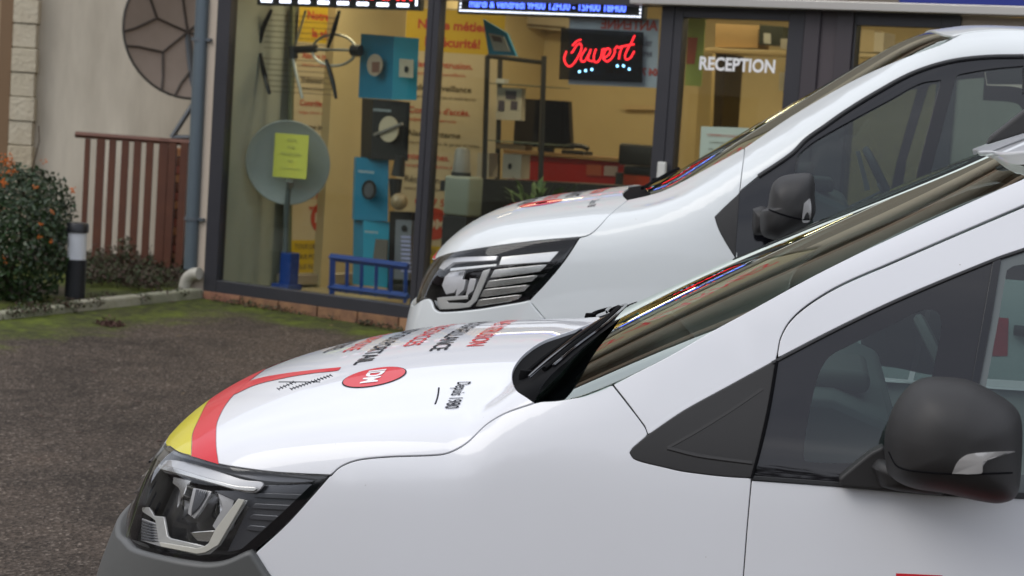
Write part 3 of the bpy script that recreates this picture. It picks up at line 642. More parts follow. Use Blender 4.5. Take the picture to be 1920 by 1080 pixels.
# housing wall between lens and bowl
h3 = curve3(near, HL); hq = clean_loop(CAP.to2(h3)); hq = hq if area2(hq) > 0 else hq[::-1]; hq = inset(hq, 0.003)
def wall(V, Q, o0, o1, m, name, par):
    A = CAP.to3(V, Q, o0); B = CAP.to3(V, Q, o1); n = len(Q); return mesh_obj(name, np.vstack([A, B]), [(i, (i + 1) % n, (i + 1) % n + n, i + n) for i in range(n)], m, par, smooth=True)
wall(near, hq, -0.004, -0.076, LENSIN, 'housing', hl)
lens = make_panel(near, 'lens', HL, LENS, hl, g=0.03, off=0.002, gap=0.002, depth=0.004, roundr=0.002)
FR_IN = [('px', zl([(215, 250), (240, 200), (300, 175), (345, 165), (420, 205), (550, 245), (735, 290), (1000, 325), (1440, 378)])), ('px', zl([(1440, 380), (1200, 610), (920, 862), (850, 915), (760, 950), (600, 950), (400, 920), (250, 885), (110, 830), (85, 760), (90, 680), (120, 500), (160, 350), (200, 262)]))]
make_panel(near, 'frit', HL, BLKG, hl, g=0.03, off=-0.003, gap=0.002, depth=0, holes=[FR_IN])
def inlay(V, name, pts, m, par, off=-0.02, th=0.012, g=0.02, kind='px', gap=0.0, rr=0.002):
    return make_panel(V, name, [(kind, list(pts) + [pts[0]])], m, par, g=g, off=off, gap=gap, depth=th, roundr=rr)
inlay(near, 'reflector', zl([(640, 440), (780, 440), (1000, 400), (1440, 385), (1200, 610), (920, 860), (740, 900), (800, 780), (905, 560)]), SLATE, hl, -0.035, 0.03, kind='pl')
for k in range(4):
    y0 = 440 + k * 82; x1 = 1330 - k * 92; x0 = 975 - k * 20
    inlay(near, 'fin', zl([(x0, y0 + 20), (x1, y0 + 34), (x1 - 45, y0 + 62), (x0 - 30, y0 + 48)]), SLATE, hl, -0.031, 0.003, kind='pl')
inlay(near, 'light_bar', zl([(262, 262), (290, 225), (360, 222), (500, 250), (700, 312), (880, 372), (1022, 395)]) + zl([(967, 457), (820, 438), (700, 405), (500, 350), (380, 318), (310, 310), (270, 290)]), SATIN, hl, -0.020, 0.006)
inlay(near, 'light_bar', zl([(262, 262), (300, 268), (420, 300), (560, 345), (720, 392), (850, 425), (985, 436)]) + zl([(968, 456), (820, 438), (700, 405), (500, 350), (380, 318), (310, 300), (270, 285)]), CHROME, hl, -0.012, 0.004)
inlay(near, 'light_bar', zl([(400, 185), (550, 225), (735, 275), (1000, 318), (1400, 372)]) + zl([(1250, 380), (1000, 365), (735, 305), (550, 262), (430, 222)]), SLATE, hl, -0.024, 0.004)  # grey strip stands in for the reflection along the lens top
inlay(near, 'light_guide', zl([(135, 578), (185, 578), (225, 642), (298, 650), (325, 790), (345, 808), (600, 868), (665, 822), (850, 515), (908, 528), (712, 850), (640, 915), (560, 925), (270, 858), (238, 668), (200, 640), (138, 604)]), GUIDE, hl, -0.016, 0.005, kind='pl', g=0.015)
inlay(near, 'light_guide', zl([(700, 740), (862, 522), (900, 528), (712, 850), (620, 905), (560, 915), (300, 862), (290, 838), (560, 885), (640, 860)]), mat('clear_guide', (0.7, 0.68, 0.6), 0.1, coat=1), hl, -0.008, 0.006, kind='pl', g=0.015)
inlay(near, 'turn_lamp', zl([(112, 655), (222, 695), (255, 858), (112, 812)]), SATIN, hl, -0.024, 0.003, kind='pl')
for k in range(7): inlay(near, 'rib', zl([(118, 668 + k * 22), (226 + k * 3, 704 + k * 20), (226 + k * 3, 710 + k * 20), (118, 675 + k * 22)]), SLATE, hl, -0.021, 0.002, kind='pl', g=0.01)
for k in range(6): inlay(near, 'rib', zl([(520 + k * 16, 435 + k * 3), (526 + k * 16, 436 + k * 3), (486 + k * 9, 632 - k * 10), (480 + k * 9, 630 - k * 10)]), SLATE, hl, -0.026, 0.002, kind='pl', g=0.01)
for (cx_, cy_, rr_) in ((290, 470, 95), (620, 640, 120)):
    c = near.hit_px(zl([(cx_, cy_)]), 0)[0]; n_ = near.grad(c[None])[0]; c = c - n_ * 0.10; b = MB(); R_ = rr_ / 3.857 / 3650 * 4.6
    ax = np.array([-0.85, -0.5, 0.05])
    b.lathe([(R_ * 1.15, 0.0), (R_ * 1.12, 0.035), (R_ * 1.0, 0.03)], c, ax, 32)
    b.build('projector_ring', SATIN, hl, True)
    b = MB(); b.lathe([(R_ * math.cos(a), 0.015 + R_ * 0.55 * math.sin(a)) for a in np.linspace(0, math.pi / 2 - 0.02, 10)], c, ax, 32); b.build('projector', mat('projector_glass', (0.02, 0.022, 0.025), 0.03, coat=1), hl, True)
inlay(near, 'projector', zl([(490, 425), (620, 452), (560, 560), (500, 648), (452, 612)]), SATIN, hl, -0.030, 0.008, kind='pl')
inlay(near, 'projector', zl([(335, 340), (470, 370), (440, 400), (405, 500), (380, 420), (330, 380)]), CHROME, hl, -0.03, 0.02, kind='pl')
inlay(near, 'projector', zl([(470, 760), (660, 745), (600, 820), (520, 815)]), CHROME, hl, -0.032, 0.02, kind='pl')
inlay(near, 'projector', zl([(640, 440), (740, 450), (770, 490), (735, 600), (640, 740), (610, 700), (690, 560)]), SATIN, hl, -0.045, 0.01, kind='pl')
# mirrored headlight on the hidden side
hm = make_panel(near, 'headlight', HL, LENSIN, nv, g=0.05, off=-0.02, gap=0.002, depth=0.01); hm.data.transform(Matrix.Scale(-1, 4, (0, 1, 0))); hm.data.flip_normals()
# --- nose: white panel strip, grille, bumper
make_panel(near, 'nose_panel', None, PAINT, nv, g=0.04, chart=PLAN, sym=True, pts3=np.vstack([nose_pts(near, smooth_pts([(0, 0.898), (-0.3, 0.898), (-0.50, 0.90), (-0.575, 0.905)], 0.03)), nose_pts(near, smooth_pts([(-0.53, 0.87), (-0.45, 0.865), (0, 0.865)], 0.03))]))
make_panel(near, 'grille', None, BLKG, nv, g=0.04, chart=PLAN, sym=True, off=-0.01, pts3=np.vstack([nose_pts(near, smooth_pts([(0, 0.862), (-0.3, 0.862), (-0.49, 0.862)], 0.03)), nose_pts(near, smooth_pts([(-0.55, 0.73), (-0.3, 0.715), (0, 0.715)], 0.03))]), depth=0.02)
for k in range(3):
    b = MB(); b.tube(nose_pts(near, smooth_pts([(-0.38, 0.75 + k * 0.04), (0, 0.75 + k * 0.04), (0.38, 0.75 + k * 0.04)], 0.04)) - [0.004, 0, 0], 0.008, 8, flat=0.5); b.build('grille_bar', CHROME if k == 1 else BLK, nv, True)
bl = curve3(near, [('px', [(239.5, 1013), (256, 1031), (290, 1043), (328, 1052), (360, 1058), (400, 1062), (434, 1057), (476, 1038.5)]), ('px', [(478, 1037), (504, 1079)]), ('sl', [(0.50, 0.69), (0.515, 0.52), (0.505, 0.36), (0.505, 0.22)])])
bt = nose_pts(near, smooth_pts([(0, 0.708), (-0.3, 0.708), (-0.55, 0.708), (-0.66, 0.706)], 0.03)); bb = nose_pts(near, smooth_pts([(-0.80, 0.22), (-0.6, 0.2), (0, 0.2)], 0.03))
bpx = make_panel(near, 'bumper', None, GREYP, nv, g=0.04, chart=PLAN, sym=True, pts3=np.vstack([bt, bl, bb]), off=0.018, depth=0.06, roundr=0.012)
# --- mirror
MO = z1([(870, 640), (880, 560), (920, 440), (980, 340), (1060, 262), (1150, 232), (1270, 230), (1400, 247), (1500, 287), (1600, 342), (1680, 397), (1728, 462), (1742, 540), (1740, 720), (1722, 920), (1690, 985), (1600, 1016), (1500, 1008), (1380, 983), (1250, 953), (1030, 915), (900, 840), (875, 740)], 3.375, 1400, 640)
VV, Fc = inflate(near, MO, -1.02, 0.13, 0.07, power=2.6)
mb = MB(); mb.add(VV, Fc); mirror = mb.build('mirror', DGREY, nv, True)
mb = MB(); MA = z1([(790, 790), (830, 745), (900, 760), (1020, 905), (1250, 962), (1150, 965), (850, 915), (815, 850)], 3.375, 1400, 640)
VV, Fc = inflate(near, MA, -0.945, 0.05, 0.04, rings=6, power=3); mb.add(VV, Fc); mb.build('arm', DGREY, mirror, True)
MBs = z1([(862, 648), (780, 690), (680, 770), (582, 852), (588, 908), (850, 930), (1262, 966), (1262, 930), (1000, 900), (900, 760)], 3.375, 1400, 640)
P = plane_hit(near, np.array(MBs), 1, -0.915); mb = MB(); mb.prism(P - [0, 0.03, 0], (0, 0.05, 0)); bo = mb.build('base', DGREY, mirror, False)
bv = bo.modifiers.new('bevel', 'BEVEL'); bv.width = 0.006; bv.segments = 3
# seam of the mirror shell + indicator
def onmirror(pxs, name, m, lift=0.002, r=None, fill=False):
    me = mirror.data; from mathutils.bvhtree import BVHTree
    bvh = BVHTree.FromObject(mirror, bpy.context.evaluated_depsgraph_get()); o = near.to_van(CAM[None])[0]; out = []
    d = rays(np.array(pxs)); D = np.stack([d @ near.ex, d @ near.ey, d @ near.ez], -1)
    for q in D:
        h = bvh.ray_cast(Vector(o), Vector(q))
        if h[0] is not None:
            n_ = h[1] if h[1].dot(Vector(q)) < 0 else -h[1]; out.append(np.array(h[0]) + np.array(n_) * lift)
    mb = MB()
    if fill:
        c = np.mean(out, 0) - [0, 0.012, 0]; n = len(out)
        mb.add([c] + out + [p + [0, 0.02, 0] for p in out], [(0, 1 + i, 1 + (i + 1) % n) for i in range(n)] + [(1 + i, 1 + n + i, 1 + n + (i + 1) % n, 1 + (i + 1) % n) for i in range(n)])
    else: mb.tube(out, r, 6)
    return mb.build(name, m, mirror, True)
bpy.context.view_layer.update()
onmirror(smooth_pts(z1([(900, 700), (960, 795), (1150, 830), (1300, 838), (1480, 838), (1680, 832)], 3.375, 1400, 640), 6), 'seam', GAP, 0.0, 0.002)
onmirror(smooth_pts(z1([(1300, 832), (1335, 760), (1400, 715), (1540, 700), (1690, 697), (1600, 722), (1530, 745), (1492, 790), (1486, 832), (1300, 832)], 3.375, 1400, 640), 5)[:-1], 'indicator', AMB, 0.003, fill=True)
# mirror on the hidden side
mm = mirror.copy(); mm.data = mirror.data.copy(); COL.objects.link(mm); mm.data.transform(Matrix.Scale(-1, 4, (0, 1, 0))); mm.data.flip_normals()
# --- wheels, floor, cabin
wh = wheel(nv, 0.875, -0.80, 0.325, 0.21)
for (x, y, f) in ((3.60, -0.80, 0), (0.875, 0.80, 1), (3.60, 0.80, 1)):
    c = wh.copy(); COL.objects.link(c); c.location = (x, y, 0.325); c.rotation_euler = (0, 0, math.pi * f)
    for ch in wh.children: k = ch.copy(); COL.objects.link(k); k.parent = c
b = MB(); b.box(0.3, 4.38, -0.78, 0.78, 0.24, 0.34); b.box(0.55, 1.30, -0.70, 0.70, 0.36, 0.80, 0.05); b.build('chassis', GAP, nv)
def cabin(V, par, xd, zd, zb, hw, xs):
    b = MB(); P = [(xd, zb - 0.35), (xd, zd - 0.05), (xd + 0.12, zd + 0.005), (xd + 0.38, zd + 0.01), (xd + 0.52, zd - 0.04), (xd + 0.56, zd - 0.16), (xd + 0.50, zd - 0.32), (xd + 0.46, zb - 0.35)]
    b.prism([(x, -hw, z) for x, z in P], (0, 2 * hw, 0)); d = b.build('dashboard', INT2, par, True)
    bv = d.modifiers.new('bevel', 'BEVEL'); bv.width = 0.02; bv.segments = 3
    b = MB(); b.box(xd + 0.28, xd + 0.46, -hw * 0.75, -hw * 0.25, zd, zd + 0.05, 0.02); b.build('instrument_hood', INT, par, True)
    b = MB(); c = np.array([xd + 0.66, -hw * 0.5, zd + 0.0]); ax = np.array([0.85, 0, 0.5]); ax = ax / np.linalg.norm(ax); u = np.array([0, 1.0, 0]); v_ = np.cross(ax, u)
    ring = [c + 0.185 * (math.cos(a) * u + math.sin(a) * v_) for a in np.linspace(0, 2 * math.pi, 40)]; b.tube(ring, 0.014, 8, cap=False)
    for a in (0.0, math.pi, -math.pi / 2): b.tube([c, c + 0.18 * (math.cos(a) * u + math.sin(a) * v_)], 0.016, 8, flat=0.5)
    b.lathe([(0.0, 0.02), (0.05, 0.015), (0.06, -0.02)], c, ax, 20); b.tube([c, c - ax * 0.3], 0.03, 10); b.build('steering_wheel', INT, par, True)
    for s_ in (-1, 1):
        y = s_ * hw * 0.5
        b = MB(); b.box(xs, xs + 0.50, y - 0.24, y + 0.24, zb - 0.42, zb - 0.26, 0.05); b.build('seat', SEAT, par, True)
        b = MB(); 
        prof = [(0.24, 0.0, 0.07), (0.25, 0.2, 0.075), (0.24, 0.42, 0.065), (0.17, 0.56, 0.05)]
        bm_v = []
        for hw2, h, t in prof:
            xo = xs + 0.52 + h * 0.28; bm_v.append([(xo - t, y - hw2, zb - 0.32 + h), (xo + t, y - hw2, zb - 0.32 + h), (xo + t, y + hw2, zb - 0.32 + h), (xo - t, y + hw2, zb - 0.32 + h)])
        V_ = [p for r_ in bm_v for p in r_]; F_ = [(i * 4 + k, i * 4 + (k + 1) % 4, (i + 1) * 4 + (k + 1) % 4, (i + 1) * 4 + k) for i in range(3) for k in range(4)] + [(3, 2, 1, 0), (12, 13, 14, 15)]
        b.add(V_, F_); o = b.build('backrest', SEAT, par, True); bv = o.modifiers.new('bevel', 'BEVEL'); bv.width = 0.03; bv.segments = 3
        xh = xs + 0.52 + 0.72 * 0.28; b = MB(); b.box(xh - 0.05, xh + 0.05, y - 0.13, y + 0.13, zb + 0.30, zb + 0.50, 0.04)
        for e in (-0.05, 0.05): b.tube([(xh - 0.03, y + e, zb + 0.2), (xh, y + e, zb + 0.33)], 0.007, 8)
        b.build('headrest', SEAT, par, True)
cabin(near, nv, 1.28, 1.17, 1.08, 0.74, 1.95)
b = MB(); b.box(2.80, 2.86, -0.72, 0.72, 0.34, 1.70); b.build('bulkhead', LIN, nv)
make_panel(near, 'headlining', [('h', [(2.06, 0.0), (2.08, -0.55), (2.8, -0.55), (2.8, 0)])], LIN, nv, off=-0.05, sym=True, g=0.1, depth=0)
# far side glass so daylight comes through
for nm, sg in (('quarter_window', Q_OUT), ('door_window', D_OUT)):
    o = make_panel(near, nm, sg, SIDEG, nv, g=0.07, off=-0.003, gap=0.001, depth=0); o.data.transform(Matrix.Scale(-1, 4, (0, 1, 0))); o.data.flip_normals()
o = make_panel(near, 'door_frame', [('px', CUT), ('s', [(2.05, 1.63), (2.3, 1.70), (2.60, 1.72)]), ('sl', [(2.60, 1.72), (2.64, 1.60), (2.58, 1.60)]), ('s', [(2.58, 1.60), (2.3, 1.605), (2.10, 1.555)]), ('px', [(1919, 468), (1867, 486), (1690, 559), (1569, 616), (1458, 673)])], PAINT, nv, g=0.06, depth=0.02)
o.data.transform(Matrix.Scale(-1, 4, (0, 1, 0))); o.data.flip_normals()
# roof bar foot
P = plane_hit(near, np.array([(1849, 272), (1860, 254), (1920, 207), (1962, 182), (2050, 182), (2090, 196), (2090, 215), (1990, 235), (1920, 250)]), 1, -0.30); b = MB(); b.prism(P, (0, 0.05, 0)); rbar = b.build('roof_bar', DGREY, nv); bv = rbar.modifiers.new('bevel', 'BEVEL'); bv.width = 0.008; bv.segments = 3
# --- hood lettering, read from the front of the van
def htext(body, xbase, size, m, yc=0.0, align='CENTER', bold=0.0, name='lettering', yend=None, narrow=1.0):
    def place(T):
        T = T * [narrow, 1]
        off_ = -yend - T[:, 0].max() if yend is not None else 0   # reading direction is towards -y
        return top_pts(near, np.stack([xbase + T[:, 1], -(T[:, 0] + off_) if yend is not None else yc - T[:, 0]], -1))
    return surf_text(near, name, body, size, m, hood, place, bold=bold, align='LEFT' if yend is not None else align)
def xy_at(px): q = near.hit_px([px])[0]; return q[0], q[1]
LET = {}
for nm, px in dict(d1=(838, 762), d0=(872, 716), a=(897, 643), b=(830, 651), c=(777, 641), d=(700, 676), e=(690, 652), f=(634, 655), c0=(643, 708), c1=(763, 708), ct=(703, 694), cb=(703, 721)).items(): LET[nm] = xy_at(px)
print('LET', {k: (round(v[0], 3), round(v[1], 3)) for k, v in LET.items()})
# --- lettering on the hood
htext('ALARME INTRUSION', 0.785, 0.060, RED, bold=0.0008, narrow=1.2); htext('VIDEO SURVEILLANCE', 0.70, 0.060, BLKV, bold=0.0008, narrow=1.2); htext("CONTROLE D'ACCES", 0.615, 0.060, RED, bold=0.0008, narrow=1.2, yc=0.08)
htext('MOTORISATION PORTAIL', 0.53, 0.060, BLKV, bold=0.0008, narrow=1.2); htext('TELEPHONIE', 0.45, 0.060, RED, bold=0.0008, narrow=1.2); htext('MATERIEL', 0.375, 0.060, BLKV, bold=0.0008, narrow=1.2, yc=0.05)
htext('Depuis 1980', 0.824, 0.044, BLKV, yend=-0.785, narrow=0.66, bold=0.0004)
cI = np.array([0.613, -0.556]); rI = 0.071
def disc_hood(c, r, m, off, name, n=48):
    rr = np.linspace(0.02, 1, 6); P = np.vstack([c + r * q * np.stack([np.cos(a), np.sin(a)], -1) for q in rr for a in [np.linspace(0, 2 * math.pi, n, endpoint=False)]]); P3 = top_pts(near, P); Nn = near.grad(P3); P3 = P3 + Nn * off; F_ = [(k * n + i, (k + 1) * n + i, (k + 1) * n + (i + 1) % n, k * n + (i + 1) % n) for k in range(5) for i in range(n)] + [tuple(range(n - 1, -1, -1))]
    if np.dot(np.cross(P3[1] - P3[0], P3[n] - P3[0]), Nn[0]) > 0: F_ = [f[::-1] for f in F_]
    return mesh_obj(name, P3, F_, m, hood, normals=Nn)
disc_hood(cI, rI + 0.003, BLKV, 0.0014, 'badge_ring'); disc_hood(cI, rI, RED, 0.0022, 'round_badge')
def place_idm(T): return top_pts(near, np.stack([cI[0] - 0.021 + T[:, 1] * 1.0, cI[1] - T[:, 0]], -1))
surf_text(near, 'lettering', 'IDM', 0.055, WHV, hood, place_idm, off=0.0034, bold=0.002, align='CENTER')
ridge([(823, 727), (822, 737), (820, 747), (816, 758)], 0.0, BLKV, 'underline', hood, 0.0022, fl=0.5)
dm = MB()
def hl_line(a, b, r=0.0016): P = near.hit_px(smooth_pts([a, b], 5)); dm.tube(P, r, 5)
hl_line((523, 716.5), (600, 716.5)); hl_line((546, 729.6), (621, 704)); hl_line((522, 729.6), (552, 716.5))
for k in range(14):
    t_ = k / 13; x_, y_ = 546 + 75 * t_, 729.6 - 25.6 * t_; hl_line((x_ - 2.5, y_ - 2.0), (x_ + 2.5, y_ + 2.0), 0.0014)
for k in range(6):
    t_ = k / 5; x_, y_ = 522 + 30 * t_, 729.6 - 13 * t_; hl_line((x_ - 2.5, y_ - 2.0), (x_ + 2.5, y_ + 2.0), 0.0014)
dm.build('aerial_drawing', BLKV, hood)

make_panel(near, 'vinyl_stripe', [('px', [(447, 724), (480, 711), (540, 700), (590, 694), (640, 689)]), ('px', [(640, 689), (634, 695), (590, 700), (540, 708), (480, 722), (440, 740)]), ('px', [(440, 740), (447, 724)])], RED, hood, g=0.03, off=0.0014, depth=0, gap=0)['label'] = 'tapered red vinyl streak'
# ================================================================ GROUND
def ground_z(x, y):
    return 0.035 * np.clip(np.asarray(y, float) - 4.2, 0, 4.0) + 0.03 * np.clip(np.asarray(y, float) - 8.2, 0, 5.5)
gm = bpy.data.materials.new('asphalt'); gm.use_nodes = True; t = gm.node_tree; B_ = t.nodes['Principled BSDF']
tcg = t.nodes.new('ShaderNodeTexCoord'); geo = t.nodes.new('ShaderNodeNewGeometry')
def tn(sc, det, ro=0.6):
    n = t.nodes.new('ShaderNodeTexNoise'); n.inputs['Scale'].default_value = sc; n.inputs['Detail'].default_value = det; n.inputs['Roughness'].default_value = ro; t.links.new(geo.outputs['Position'], n.inputs['Vector']); return n
def ramp(src, stops):
    r = t.nodes.new('ShaderNodeValToRGB'); e = r.color_ramp.elements; e[0].position, e[0].color = stops[0][0], (*stops[0][1], 1); e[1].position, e[1].color = stops[-1][0], (*stops[-1][1], 1)
    for p, c in stops[1:-1]: q = e.new(p); q.color = (*c, 1)
    t.links.new(src, r.inputs['Fac']); return r
def mixc(fac, a, b):
    m = t.nodes.new('ShaderNodeMix'); m.data_type = 'RGBA'; t.links.new(fac, m.inputs[0]); t.links.new(a, m.inputs[6]); t.links.new(b, m.inputs[7]); return m.outputs[2]
def mth(op, a, b=None, c=None, clamp=False):
    m = t.nodes.new('ShaderNodeMath'); m.operation = op; m.use_clamp = clamp
    for i, v in enumerate((a, b, c)):
        if v is None: continue
        if isinstance(v, (int, float)): m.inputs[i].default_value = v
        else: t.links.new(v, m.inputs[i])
    return m.outputs[0]
vor = t.nodes.new('ShaderNodeTexVoronoi'); vor.inputs['Scale'].default_value = 100; t.links.new(geo.outputs['Position'], vor.inputs['Vector'])
chip = ramp(vor.outputs['Color'], [(0.0, (0.018, 0.014, 0.011)), (0.5, (0.060, 0.047, 0.037)), (0.82, (0.112, 0.092, 0.076)), (1.0, (0.32, 0.28, 0.24))])
big = ramp(tn(1.6, 9, 0.68).outputs['Fac'], [(0.34, (0.50, 0.48, 0.46)), (0.50, (0.92, 0.88, 0.85)), (0.68, (1.25, 1.17, 1.10))])
mm_ = t.nodes.new('ShaderNodeMix'); mm_.data_type = 'RGBA'; mm_.blend_type = 'MULTIPLY'; mm_.inputs[0].default_value = 1.0
t.links.new(chip.outputs[0], mm_.inputs[6]); t.links.new(big.outputs[0], mm_.inputs[7])
# moss: near the shop front and the garden kerb
SHOP_A = np.array([-2.165, 13.559]); SU = np.array([0.851, -0.525]); SN = np.array([0.525, 0.851]); SROT = math.atan2(-0.525, 0.851)
sep = t.nodes.new('ShaderNodeSeparateXYZ'); t.links.new(geo.outputs['Position'], sep.inputs[0])
def lin(ax, ay, c0): return mth('ADD', mth('ADD', mth('MULTIPLY', sep.outputs[0], ax), mth('MULTIPLY', sep.outputs[1], ay)), c0)
dS = lin(SN[0], SN[1], -float(SHOP_A @ SN)); dU = lin(SU[0], SU[1], -float(SHOP_A @ SU))
front = mth('SUBTRACT', 1.0, mth('DIVIDE', mth('ABSOLUTE', dS), 1.0), clamp=True); kerbm = mth('SUBTRACT', 1.0, mth('DIVIDE', mth('ABSOLUTE', dU), 1.45), clamp=True)
msk = mth('MAXIMUM', front, kerbm); msk = mth('ADD', mth('MULTIPLY', msk, 1.35), mth('MULTIPLY', tn(3.2, 8, 0.72).outputs['Fac'], 1.7)); msk = mth('MULTIPLY', mth('SUBTRACT', msk, 1.41), 2.6, clamp=True)
mossc = ramp(tn(14, 6).outputs['Fac'], [(0.3, (0.020, 0.022, 0.008)), (0.5, (0.060, 0.080, 0.010)), (0.72, (0.14, 0.18, 0.016))])
mossc2 = ramp(tn(2.0, 4).outputs['Fac'], [(0.42, (0.036, 0.032, 0.016)), (0.60, (0.10, 0.125, 0.013))])
moss = mixc(mth('MULTIPLY', tn(5, 4).outputs['Fac'], 0.9), mossc.outputs[0], mossc2.outputs[0])
fin = mixc(mth('MULTIPLY', msk, 0.92), mm_.outputs[2], moss); t.links.new(fin, B_.inputs['Base Color']); B_.inputs['Roughness'].default_value = 0.88; B_.inputs['Specular IOR Level'].default_value = 0.25
bp = t.nodes.new('ShaderNodeBump'); bp.inputs['Strength'].default_value = 0.8; bp.inputs['Distance'].default_value = 0.006; t.links.new(mth('ADD', vor.outputs['Distance'], tn(30, 5).outputs['Fac']), bp.inputs['Height']); t.links.new(bp.outputs['Normal'], B_.inputs['Normal'])
xs_ = np.concatenate([[-300, -120, -60, -30], np.arange(-15, 15.1, 1.0), [30, 60, 120, 300]]); ys_ = np.concatenate([[-300, -120, -60, -25, -10, -4], np.arange(0, 20.1, 0.5), [30, 60, 120, 300]])
VV = [(x, y, float(ground_z(x, y))) for y in ys_ for x in xs_]; nx = len(xs_)
FF = [(j * nx + i, j * nx + i + 1, (j + 1) * nx + i + 1, (j + 1) * nx + i) for j in range(len(ys_) - 1) for i in range(nx - 1)]
tag(mesh_obj('ground', VV, FF, gm, smooth=True), kind='structure')

# ================================================================ SHOP
def S3(u, d, z): return np.array([SHOP_A[0] + u * SU[0] + d * SN[0], SHOP_A[1] + u * SU[1] + d * SN[1], z])
def uz(px, d=0.0):
    r = rays([px])[0]; n = np.array([SN[0], SN[1], 0]); o = S3(0, d, 0); t_ = ((o - CAM) @ n) / (r @ n); P = CAM + r * t_
    return float((P[:2] - SHOP_A) @ SU), float(P[2])
def sitem(name, label, cat, u, d, z, group=None): return thing(name, label, cat, S3(u, d, z), SROT, group)
GZ = 0.295; FZ = 0.36
WALLC = mat('cream_render', (0.46, 0.385, 0.31), 0.9, noise=(1.3, 0.5, (0.52, 0.45, 0.37)), bump=(60, 0.4, 0.01))
WALLB = mat('outside_plaster', (0.47, 0.42, 0.335), 0.92, noise=(0.9, 0.35, (0.66, 0.60, 0.49)), bump=(90, 0.35, 0.008))
FRAME = mat('anthracite_frame', (0.032, 0.032, 0.038), 0.35, noise=(4, 0.5, (0.040, 0.039, 0.045)))
FRAME2 = mat('dark_frame', (0.05, 0.042, 0.048), 0.4)
ALU = mat('aluminium', (0.55, 0.53, 0.5), 0.35, metal=0.85)
PANE = glass('shop_glass', (0.90, 0.93, 0.90), 0.95, 1.45)
IWALL = mat('shop_wallpaper', (0.58, 0.48, 0.28), 0.9, noise=(1.0, 0.5, (0.50, 0.41, 0.23)))
IWALLP = mat('shop_side_wall', (0.38, 0.40, 0.36), 0.9)
IFLOOR = mat('shop_floor', (0.42, 0.36, 0.24), 0.5)
shop = sitem('shop_building', 'cream single storey shop with dark framed glass front behind the vans', 'shop', 0, 0, 0)
m = MB()   # outer walls
m.box(-0.10, 0.03, 0.0, 6.0, 0.0, 2.62); m.box(-0.10, 10.0, 6.0, 6.2, 0.0, 4.0); m.box(9.9, 10.0, 0.0, 6.0, 0, 4.0)
m.box(5.32, 9.9, 0.0, 0.15, 0.0, 2.42); m.box(-0.10, 10.0, 0.0, 0.2, 2.62, 4.2); m.box(-0.10, 10.0, 6.0, 6.2, 4.0, 4.2); m.box(9.9, 10.0, 0.2, 6.0, 4.0, 4.2); m.box(-0.1, 0.03, 0.2, 6.0, 2.62, 4.2); m.build('wall', WALLC, shop)
m = MB()
for k in range(12):
    u0 = 0.04 + k * 0.335; m.cur = random.Random(k).randrange(3)
    m.box(u0, u0 + 0.325, -0.03, 0.10, 0.0, 0.352, 0.004)
m.build('brick_plinth', [mat('brick_orange', (0.24, 0.125, 0.06), 0.85, noise=(14, 0.4, (0.13, 0.065, 0.04))), mat('brick_red', (0.19, 0.08, 0.055), 0.85, noise=(16, 0.4, (0.30, 0.15, 0.08))), mat('brick_tan', (0.30, 0.18, 0.09), 0.85, noise=(12, 0.5, (0.28, 0.13, 0.07)))], shop)
m = MB(); m.box(0.0, 4.2, 0.11, 0.14, 0.0, 0.36); m.build('sill', GAP, shop)
FB, FT = 0.352, 2.50
def bay(u0, u1, zt=FT, left=0.09, right=0.09, bot=0.085):
    f = MB(); f.box(u0, u0 + left, -0.02, 0.06, FB, zt, 0.004); f.box(u1 - right, u1, -0.02, 0.06, FB, zt, 0.004); f.box(u0 + left, u1 - right, -0.018, 0.058, FB, FB + bot, 0.004); f.box(u0 + left, u1 - right, -0.018, 0.058, zt - 0.08, zt, 0.004)
    fo = f.build('window_frame', FRAME, shop); g_ = MB(); g_.box(u0 + left, u1 - right, 0.018, 0.024, FB + bot, zt - 0.08); g_.build('pane', PANE, fo); return fo
bay(0.025, 1.825, left=0.115, right=0.045)
bay(1.829, 3.560, left=0.045, right=0.085)
# door with its frame
f = MB(); f.box(3.564, 3.62, -0.02, 0.06, FB, 2.43, 0.004); f.box(4.30, 4.40, -0.02, 0.06, FB, 2.43, 0.004); f.box(3.62, 4.30, -0.018, 0.058, 2.36, 2.43, 0.004); f.box(3.62, 4.30, -0.018, 0.058, FB, FB + 0.18, 0.004)
dr = f.build('door', FRAME, shop); g_ = MB(); g_.box(3.62, 4.30, 0.018, 0.024, FB + 0.18, 2.36); g_.build('pane', PANE, dr)
h_ = MB(); h_.box(3.545, 3.60, -0.07, -0.045, 1.30, 1.50, 0.008); h_.box(3.56, 3.585, -0.045, -0.02, 1.34, 1.46); h_.build('handle', mat('door_plate', (0.55, 0.55, 0.52), 0.4), dr)
f = MB(); f.box(4.404, 4.50, -0.03, 0.07, FB, 2.43, 0.004); f.box(4.60, 4.70, -0.03, 0.07, FB, 2.43, 0.004); f.build('post', FRAME2, shop)
f = MB(); f.box(4.50, 4.60, -0.012, 0.06, FB, 2.43); f.build('post', mat('brown_grey_panel', (0.062, 0.05, 0.056), 0.45), shop)
bay(4.704, 5.32, zt=2.43, left=0.012, right=0.11)
